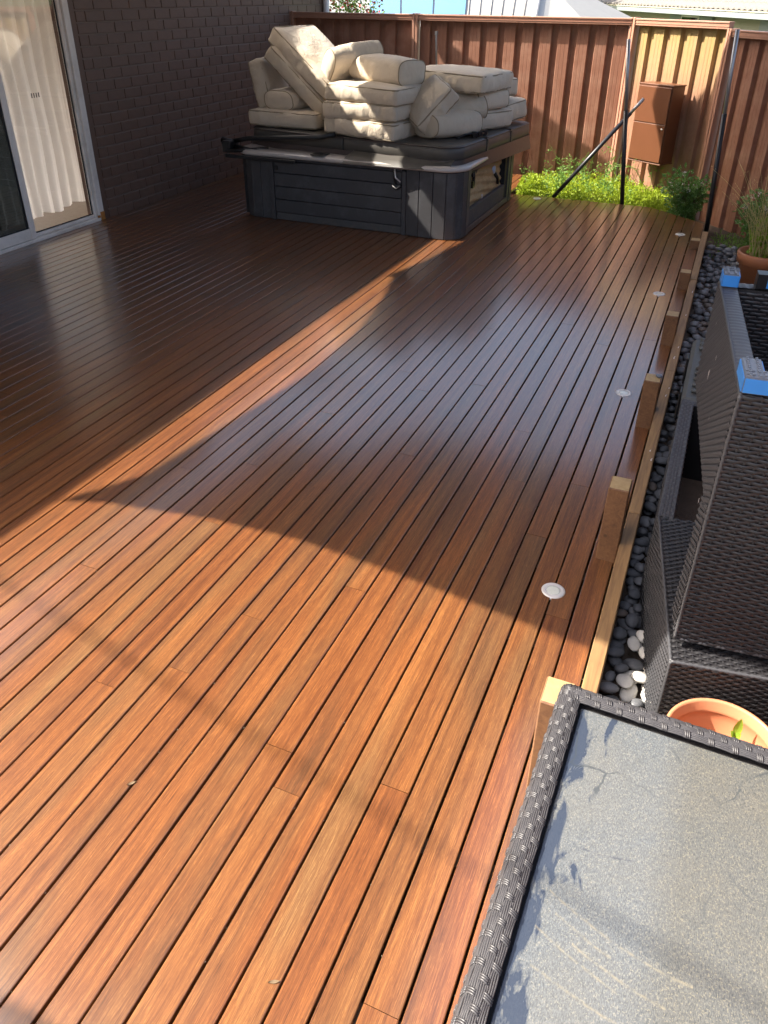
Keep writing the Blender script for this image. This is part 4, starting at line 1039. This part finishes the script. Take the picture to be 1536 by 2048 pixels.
# ------------------------------------------------------------------ plants
def leaf_cloud(mb, c, r, n, L, W, rnd_, up_=.3):
    for _ in range(n):
        while True:
            p = Vector((rnd_.uniform(-1, 1), rnd_.uniform(-1, 1), rnd_.uniform(-1, 1)))
            if .15 < p.length < 1: break
        q = Vector((c[0] + p.x * r[0], c[1] + p.y * r[1], c[2] + p.z * r[2]))
        d = Vector((p.x + rnd_.uniform(-.6, .6), p.y + rnd_.uniform(-.6, .6), p.z * .5 + up_ + rnd_.uniform(-.5, .5))).normalized()
        s_ = d.cross(Vector((rnd_.uniform(-1, 1), rnd_.uniform(-1, 1), rnd_.uniform(-1, 1)))).normalized()
        l_ = L * rnd_.uniform(.6, 1.3); w_ = W * rnd_.uniform(.7, 1.2); nn = d.cross(s_) * (w_ * .3)
        mb.add([q, q + d * l_ * .5 + s_ * w_ + nn, q + d * l_, q + d * l_ * .5 - s_ * w_ + nn, q + d * l_ * .5], [(0, 1, 4), (1, 2, 4), (2, 3, 4), (3, 0, 4)])
rp = random.Random(21)
mb = MB()
for i in range(520):
    x = rp.uniform(-2.05, -.45); ymin = 8.63 if x < -.62 else 8.63 - (x + .62) * .85
    y = rp.uniform(ymin, min(9.66, 9.66 - max(0, x + 1.22) * .62))
    hh = rp.uniform(.05, .13) + .05 * noise.noise(Vector((x * 3, y * 3, 0)))
    leaf_cloud(mb, (x, y, -.12 + hh), (.06, .06, .09), 30, .027, .009, rp, .7)
tag(obj('ground_cover', mb, MT['sedum']), 'bright yellow green ground cover between the deck end and the fence', 'ground cover', kind='stuff')
# darker weeds at the left of the bed
mb = MB(); rq = random.Random(5); st_ = MB()
for i in range(46):
    x = rq.uniform(-2.0, -1.25) if i < 34 else rq.uniform(-1.25, -.9); y = rq.uniform(8.8, 9.6); pts = [Vector((x, y, -.15))]
    dx, dy = rq.uniform(-.05, .05), rq.uniform(-.08, .02); h_ = rq.uniform(.22, .42)
    for k in range(1, 7):
        t = k / 6; pts.append(Vector((x + dx * t * t * 2, y + dy * t * t * 2, -.15 + h_ * t)))
    st_.tube(pts, .0022, 4)
    for p in pts[2:]: leaf_cloud(mb, p, (.03, .03, .03), 7, .035, .008, rq, .2)
wd_ = tag(obj('weed_patch', st_, MT['green']), 'mid green leggy weeds at the left end of the garden bed by the hot tub', 'weeds', kind='stuff'); tag(obj('leaves', mb, MT['green'], wd_), kind='stuff')
# bright lime clump lit beside the tub
mb = MB(); leaf_cloud(mb, (-1.98, 8.85, .02), (.14, .16, .15), 900, .03, .012, rq, .3); 
tag(obj('lime_clump', mb, MT['sedum']), 'bright lime leafy clump in sun right beside the tub corner', 'plant')
# long thin tendrils over the fence
mb = MB()
for i in range(16):
    x = rq.uniform(-1.9, -.6); y = 9.58 - max(0, x + 1.22) * .6; pts = []; a = rq.uniform(-.5, .5); h_ = rq.uniform(.2, .42)
    for k in range(9):
        t = k / 8; pts.append((x + a * t + .03 * math.sin(t * 7 + i), y - .04 * math.sin(t * 3), .0 + h_ * math.sin(t * 2.2)))
    mb.tube(pts, .0022, 4)
    for p in pts[2::2]: leaf_cloud(mb, p, (.02, .02, .02), 3, .035, .006, rq, .1)
tag(obj('tendrils', mb, MT['green']), 'thin pale tendrils creeping up the lower fence', 'vine', kind='stuff')
def shrub(lab, c, r, n, nf, seed, hh):
    t = empty('flowering_shrub', (c[0], c[1], -.17)); tag(t, lab, 'shrub'); r_ = random.Random(seed)
    st = MB(); lv = MB(); fl = MB()
    for i in range(13):
        a = r_.uniform(0, 6.28); rr_ = r_.uniform(.2, 1.0); tip = Vector((math.cos(a) * r[0] * rr_, math.sin(a) * r[1] * rr_, hh * r_.uniform(.6, 1.0)))
        pts = [Vector((tip.x * t_ ** 1.5, tip.y * t_ ** 1.5, tip.z * t_)) for t_ in (0, .25, .5, .75, 1)]
        st.tube(pts, .005, 5, taper=[1, .85, .7, .5, .3])
        for p in pts[1:]: leaf_cloud(lv, p, (.085, .085, .07), n // 42, .052, .018, r_, .3)
        if i < nf:
            for k in range(9): leaf_cloud(fl, tip + Vector((0, 0, .02)), (.022, .022, .02), 2, .014, .007, r_, .3)
    obj('stems', st, MT['bark'], t); obj('foliage', lv, MT['varieg'], t); tag(obj('flowers', fl, MT['petal'], t), kind='stuff'); return t
shrub('variegated shrub with small white flowers at the far right corner of the deck', (-.32, 8.50), (.24, .22), 1150, 8, 31, .52)
shrub('white flowered shrub behind the weedy pot at the right edge', (.40, 7.9), (.26, .2), 1000, 12, 32, .50)
# weeds rising from the old pot
t = empty('potted_weeds', (.40, 6.55, .12)); tag(t, 'tall straggly dry weeds growing out of the weathered pot', 'weeds')
st = MB(); lv = MB(); r_ = random.Random(77); tips = MB()
for i in range(64):
    a = r_.uniform(0, 6.28); lean = r_.uniform(.05, .75); L = r_.uniform(.35, .85); pts = []
    bx, by = r_.uniform(-.1, .1), r_.uniform(-.1, .1); ddx = math.cos(a) * .7 - .35; ddy = math.sin(a) * .6 + .2
    for k in range(9):
        s_ = k / 8; pts.append(Vector((bx + ddx * lean * s_ ** 1.3 * L, by + ddy * lean * s_ ** 1.3 * L, L * s_ * (1 - .25 * lean * s_))))
    st.tube(pts, .0022, 4, taper=[1.2, 1.1, 1, .9, .8, .7, .6, .5, .35])
    for p in pts[4:]:
        if r_.random() < .75: leaf_cloud(tips, p, (.03, .03, .03), 3, .012, .0025, r_, .1)
    if i % 3 == 0:
        for p in pts[:4]: leaf_cloud(lv, p, (.03, .03, .03), 3, .05, .018, r_, .1)
obj('stalks', st, MT['dry'], t); obj('leaves', lv, MT['limeleaf'], t); tag(obj('seed_heads', tips, MT['dry'], t), kind='stuff')
# low weeds along the strip
mb = MB(); r_ = random.Random(4)
for i in range(60):
    x = r_.uniform(0.02, .5); y = r_.uniform(7.2, 8.1); leaf_cloud(mb, (x, y, -.12), (.07, .07, .06), 22, .035, .007, r_, .5)
for i in range(16):
    x = r_.uniform(.14, .34); y = r_.uniform(4.4, 7.0); leaf_cloud(mb, (x, y, -.12), (.04, .04, .02), 10, .02, .005, r_, .5)
tag(obj('low_weeds', mb, MT['green']), 'low green weeds beyond and among the black pebbles', 'weeds', kind='stuff')

# ------------------------------------------------------------------ pebbles
bed = MB(); bed.add([(-.034, .6, -.075), (.9, .6, -.075), (.9, 7.3, -.075), (-.034, 7.3, -.075)], [(0, 1, 2, 3)])
pbed = tag(obj('pebble_bed', bed, MT['soil']), kind='structure')
def peb_mat(name, col): return simple(name, col, .5, .22, 9, .25, 90, .001)
pm_ = [peb_mat('charcoal pebble', (.11, .113, .12)), peb_mat('slate pebble', (.20, .20, .205)), peb_mat('brownish pebble', (.16, .125, .10)), peb_mat('pale pebble', (.66, .63, .57))]
pebmeshes = {}
def peb_geo(seed, sub=2):
    bm = bmesh.new(); bmesh.ops.create_icosphere(bm, subdivisions=sub, radius=1.0); sv = Vector((seed * 3.3, seed, 0))
    for v in bm.verts: v.co *= 1 + .13 * noise.noise(v.co * .9 + sv)
    vs = [v.co.copy() for v in bm.verts]; fs = [tuple(x.index for x in f.verts) for f in bm.faces]; bm.free(); return vs, fs
geos = [peb_geo(i, 2) for i in range(6)]; geos1 = [peb_geo(i, 1) for i in range(5)]
def pebmesh(i, mi):
    if (i, mi) not in pebmeshes:
        mb = MB(); mb.add([(v.x, v.y, v.z) for v in geos[i][0]], geos[i][1], True); me = mb.mesh('pebble'); me.materials.append(pm_[mi]); pebmeshes[(i, mi)] = me
    return pebmeshes[(i, mi)]
rg = random.Random(9); cand = []
placed = []
def xmax(y):
    if y < 1.75: return .5
    if y < 2.45: return .15
    if y < 3.5: return .05
    if y < 4.4: return .10
    return .62
for layer, tries in ((0, 5200), (1, 3200)):
    cur = []
    cells = {}
    for _ in range(tries):
        y = 1.0 + 6.5 * rg.random() ** 1.0; 
        xm = xmax(y); x = rg.uniform(-.022, xm)
        r = rg.uniform(.021, .034) * (1 if y < 4.5 else 1.25)
        k = (int(x / .07), int(y / .07)); ok = True
        for i in (-1, 0, 1):
            for j in (-1, 0, 1):
                for (px, py, pr) in cells.get((k[0] + i, k[1] + j), ()):
                    if (px - x) ** 2 + (py - y) ** 2 < ((pr + r) * (.86 if layer == 0 else 1.1)) ** 2: ok = False
        if ok: cells.setdefault(k, []).append((x, y, r)); cur.append((x, y, r, layer))
    cand += cur
cand.sort(key=lambda c: c[1])
far_ = [MB(), MB(), MB()]
npart = 0
for (x, y, r, layer) in cand:
    z = -.062 + layer * .026 + rg.uniform(-.004, .006)
    pale = (y < 2.2 and x > .03) and rg.random() < (.85 if layer else .4)
    mi = 3 if pale else rg.choices([0, 1, 2], [.62, .3, .08])[0]
    sx, sy, sz = r * rg.uniform(1.0, 1.35), r * rg.uniform(.8, 1.05), r * rg.uniform(.45, .62)
    rz = rg.uniform(0, 6.28)
    if pale: sx *= 1.15; sy *= 1.1; z += .006
    vis = True
    if vis and npart < 296:
        o = bpy.data.objects.new('pebble', pebmesh(rg.randrange(6), mi)); COL.objects.link(o); o.parent = pbed
        o.location = (x, y, z); o.scale = (sx, sy, sz); o.rotation_euler = (rg.uniform(-.2, .2), rg.uniform(-.2, .2), rz); npart += 1
    else:
        gvs, gfs = geos1[rg.randrange(5)]
        Mx = Matrix.Translation((x, y, z)) @ Matrix.Rotation(rz, 4, 'Z') @ Matrix.Diagonal((sx, sy, sz, 1))
        far_[min(mi, 2)].add(gvs, gfs, True, 0, Mx)
for i in range(3):
    if far_[i].v: tag(obj('distant_pebbles', far_[i], pm_[i], pbed), kind='stuff')

# ------------------------------------------------------------------ beyond the fence
nh = empty('neighbour_house', (-3.4, 33, -1.2)); tag(nh, 'cream neighbouring house with grey tiled roof above the right part of the fence', 'house')
nl = Vector((-3.4, 33, -1.2)); A = Vector((-10.6, 43.8, 0)); Bq = Vector((3.2, 17.6, 0)); d = (Bq - A).normalized(); nrm = Vector((-d.y, d.x, 0)); 
if nrm.y < 0: nrm = -nrm
Lh = (Bq - A).length
Mn = Matrix(((d.x, nrm.x, 0, A.x), (d.y, nrm.y, 0, A.y), (0, 0, 1, 0), (0, 0, 0, 1)))
def nobj(name, mb, mat, parent=None):
    o = obj(name, mb, mat, parent or nh)
    if parent is None: o.location = -nl
    return o
GZ = 1.5
mb = MB(); mb.box((1.0, .7, -1.2), (Lh, 7, GZ - .03), 0, 0, Mn); wl_ = nobj('wall', mb, MT['creamwall'])
mb = MB(); mb.box((0, -.0, GZ - .14), (Lh, .12, GZ), 0, 0, Mn); mb.box((.1, .1, GZ - .16), (Lh, .7, GZ - .13), 0, 0, Mn); nobj('gutter', mb, MT['gutter'])
mb = MB(); mb.box((0, -.02, GZ), (Lh, .13, GZ + .03), 0, 0, Mn); nobj('gutter_lip', mb, MT['creamwall'])
mb = MB(); step = .33; nrow = 22
for rrow in range(nrow):
    y0 = .05 + rrow * step; z0 = GZ + .04 + rrow * step * .42; vs = []; m_ = int(Lh / .15)
    for i in range(m_ + 1):
        zz = .035 * (i % 2); vs += [(i * .15, y0, z0 + zz + .03), (i * .15, y0 + step, z0 + zz + step * .42), (i * .15, y0, z0 + zz - .01)]
    fs = []
    for i in range(m_): fs += [(i * 3, (i + 1) * 3, (i + 1) * 3 + 1, i * 3 + 1), (i * 3 + 2, (i + 1) * 3 + 2, (i + 1) * 3, i * 3)]
    mb.add(vs, fs, False, 0, Mn)
nobj('roof_tiles', mb, MT['oldtile'])['kind'] = 'stuff'
mb = MB(); mb.box((.3, .35, -1.2), (.42, .47, GZ), 0, 0, Mn); nobj('downpipe', mb, MT['creamwall'])
for (a, b) in ((16.6, 17.9), (22.5, 24.0)):
    mb = MB(); mb.box((a, .62, .2), (b, .70, 1.32), 0, 0, Mn); wf = nobj('window', mb, MT['alu'])
    mb = MB(); mb.box((a + .1, .60, .25), (b - .1, .618, 1.26), 0, 0, Mn); obj('pane', mb, MT['tglass'], wf)
    mb = MB(); mb.box((a - .9, .62, .2), (a - .02, .69, 1.30), 0, 0, Mn); mb.box((b + .02, .62, .2), (b + .9, .69, 1.30), 0, 0, Mn); nobj('shutter', mb, MT['gutter'])
# shed like building with metal roof and skylight on the left
ph = empty('patio_building', (-6, 16, -1.2)); tag(ph, 'low building with grey metal roof and blue skylight seen over the left fence', 'building')
pll = Vector((-6, 16, -1.2))
def pobj(name, mb, mat, parent=None):
    o = obj(name, mb, mat, parent or ph)
    if parent is None: o.location = -pll
    return o
# roof plane: low edge z 1.25 at y 13.5, rising away and running left
a0, a1 = Vector((-8.6, 14.2, 1.30)), Vector((-3.75, 15.6, 1.30)); b1 = Vector((-5.6, 24.0, 2.35)); b0 = Vector((-13.5, 22.0, 2.35))
th_ = Vector((0, 0, -.08))
mb = MB(); mb.add([a0, a1, b1, b0, a0 + th_, a1 + th_, b1 + th_, b0 + th_], [(0, 1, 2, 3), (7, 6, 5, 4), (0, 4, 5, 1), (1, 5, 6, 2), (2, 6, 7, 3), (3, 7, 4, 0)])
for i in range(1, 26):
    t_ = i / 26; p = a0.lerp(a1, t_); q = b0.lerp(b1, t_); mb.tube([p + Vector((0, 0, .015)), q + Vector((0, 0, .015))], .02, 4)
rf = pobj('roof', mb, MT['greymetal'])
e = Vector((0, 0, .05)); rq_ = lambda u, v: a0.lerp(a1, u).lerp(b0.lerp(b1, u), v)
for i in range(3):
    u0 = .42 + i * .115; mb = MB(); qs = [rq_(u0, .16) + e, rq_(u0 + .108, .16) + e, rq_(u0 + .108, .62) + e, rq_(u0, .62) + e]
    mb.add(qs + [v - e * .8 for v in qs], [(0, 1, 2, 3), (0, 4, 5, 1), (1, 5, 6, 2), (2, 6, 7, 3), (3, 7, 4, 0)]); obj('skylight', mb, MT['sky_glass'], rf)
mb = MB(); mb.tube([a0 + e * .5, a1 + e * .5], .05, 6); mb.tube([a1 + e * .5, b1 + e * .5], .06, 6); pobj('edge_trim', mb, MT['alu'])
c1 = Vector((-2.55, 16.3, 1.2)); c2 = b1 + Vector((2.6, .6, -1.1))
mb = MB(); mb.add([a1, c1, c2, b1], [(0, 1, 2, 3)]); mb.add([a1 + th_, c1 + th_, c2 + th_, b1 + th_], [(3, 2, 1, 0)]); mb.add([a1, c1, c1 + th_, a1 + th_], [(0, 3, 2, 1)]); pobj('gable_slope', mb, MT['greymetal'])
mb = MB(); mb.prism([(-8.3, 14.6), (-3.8, 16.0), (-2.7, 16.6), (-5.0, 23), (-12, 21)], -1.2, 1.12); pobj('wall', mb, MT['creamwall'])
# red flowering bush and trees
def bush(name, lab, cat, c, r, n, L, W, mat, seed, fl=0):
    t = empty(name, c); tag(t, lab, cat); r_ = random.Random(seed)
    st = MB(); lv = MB(); fm = MB()
    for i in range(9):
        a = r_.uniform(0, 6.28); tip = Vector((math.cos(a) * r[0] * .6, math.sin(a) * r[1] * .6, r[2] * r_.uniform(.8, 1.7)))
        st.tube([(0, 0, 0), tip * .5 + Vector((0, 0, r[2] * .15)), tip], .04 * r[2], 5, taper=[1, .6, .25])
        leaf_cloud(lv, tip, (r[0] * .5, r[1] * .5, r[2] * .42), n // 9, L, W, r_, .2)
        if fl: leaf_cloud(fm, tip, (r[0] * .52, r[1] * .52, r[2] * .45), fl, L * .9, W * 1.5, r_, .2)
    obj('trunk', st, MT['bark'], t); obj('crown', lv, mat, t)
    if fl: tag(obj('flowers', fm, MT['red'], t), kind='stuff')
bush('flowering_bush', 'red flowering bush just behind the fence at the end of the brick wall', 'bush', (-5.15, 11.3, .4), (.42, .4, .95), 1500, .055, .016, MT['green'], 3, 40)
bush('garden_tree', 'dark green tree between the two neighbouring buildings', 'tree', (-9.2, 34, -1.2), (2.6, 2.0, 3.4), 2600, .35, .12, MT['green'], 6)

# ------------------------------------------------------------------ unseen shade sails and cable, placed for the shadows they cast
def back(poly, h): return [(x - .95 * h, y - .28 * h) for x, y in poly]  # traces a wanted shadow outline back up the sun direction
def sail(lab, poly, h, parent_pts=()):
    mb = MB(); p = back(poly, h); mb.prism(p, h, h + .004); o = obj('unseen_sail', mb, MT['sail']); 
    tag(o, lab, 'unseen shade sail'); return o
sail('large unseen shade sail, outline shaped to its curved shadow on the deck',
     [(-2.36, 1.985), (-2.16, 2.06), (-1.7, 2.135), (-1.27, 2.16), (-.82, 2.12), (-.09, 2.02), (.83, 1.86), (2.4, 1.5), (2.2, 3.2), (2.3, 5.3), (-2.22, 5.47), (-2.08, 4.85), (-1.99, 4.2), (-1.98, 3.6), (-2.08, 2.8), (-2.155, 2.3)], 3.1)
sail('second unseen shade sail, outline shaped to the shade on deck and fence',
     [(-2.26, 5.38), (2.4, 5.1), (3.6, 7.4), (3.6, 9.75), (1.15, 9.50), (.49, 9.54), (.0, 9.45), (-.35, 9.1), (-.62, 8.74), (-1.76, 8.70), (-1.88, 7.6), (-2.02, 6.55), (-2.13, 5.85)], 3.25)
sail('unseen sail corner added to shade the lower left end of the deck', [(-3.6, .2), (-1.0, .462), (-.93, .455), (-.86, .40), (-.5, -1.4), (-2.6, -2.6)], 2.6)  # out of view, added for the dark corner on the boards
tri = [(-3.75, 1.64), (-1.08, .10), (-2.3, -.25)]  # wanted shadow on the fence; the cloth above is added for it
mb = MB(); hh_ = 2.95; pp = [(x - .95 * (hh_ - z), FY - .28 * (hh_ - z)) for x, z in tri]; mb.prism(pp, hh_, hh_ + .004)
tag(obj('unseen_sail', mb, MT['sail']), 'unseen triangular cloth added to cast the diagonal shadow on the fence', 'unseen shade sail')
mb = MB(); hc = 4.6; a = Vector((-2.17 - .95 * hc, 1.49 - .28 * hc, hc)); b = Vector((-.15 - .95 * hc, 1.12 - .28 * hc, hc)); dd = (b - a).normalized()
pts = []
for i in range(-20, 40):
    s_ = i * .35; pts.append(a + dd * s_ + Vector((0, .012 * (s_ - 1) ** 2 * .3, 0)))
mb.tube(pts, .0085, 6); tag(obj('overhead_cable', mb, MT['blackpl']), 'overhead service cable crossing above the deck, casting the thin soft shadow', 'cable')
print('objects', len(bpy.data.objects))
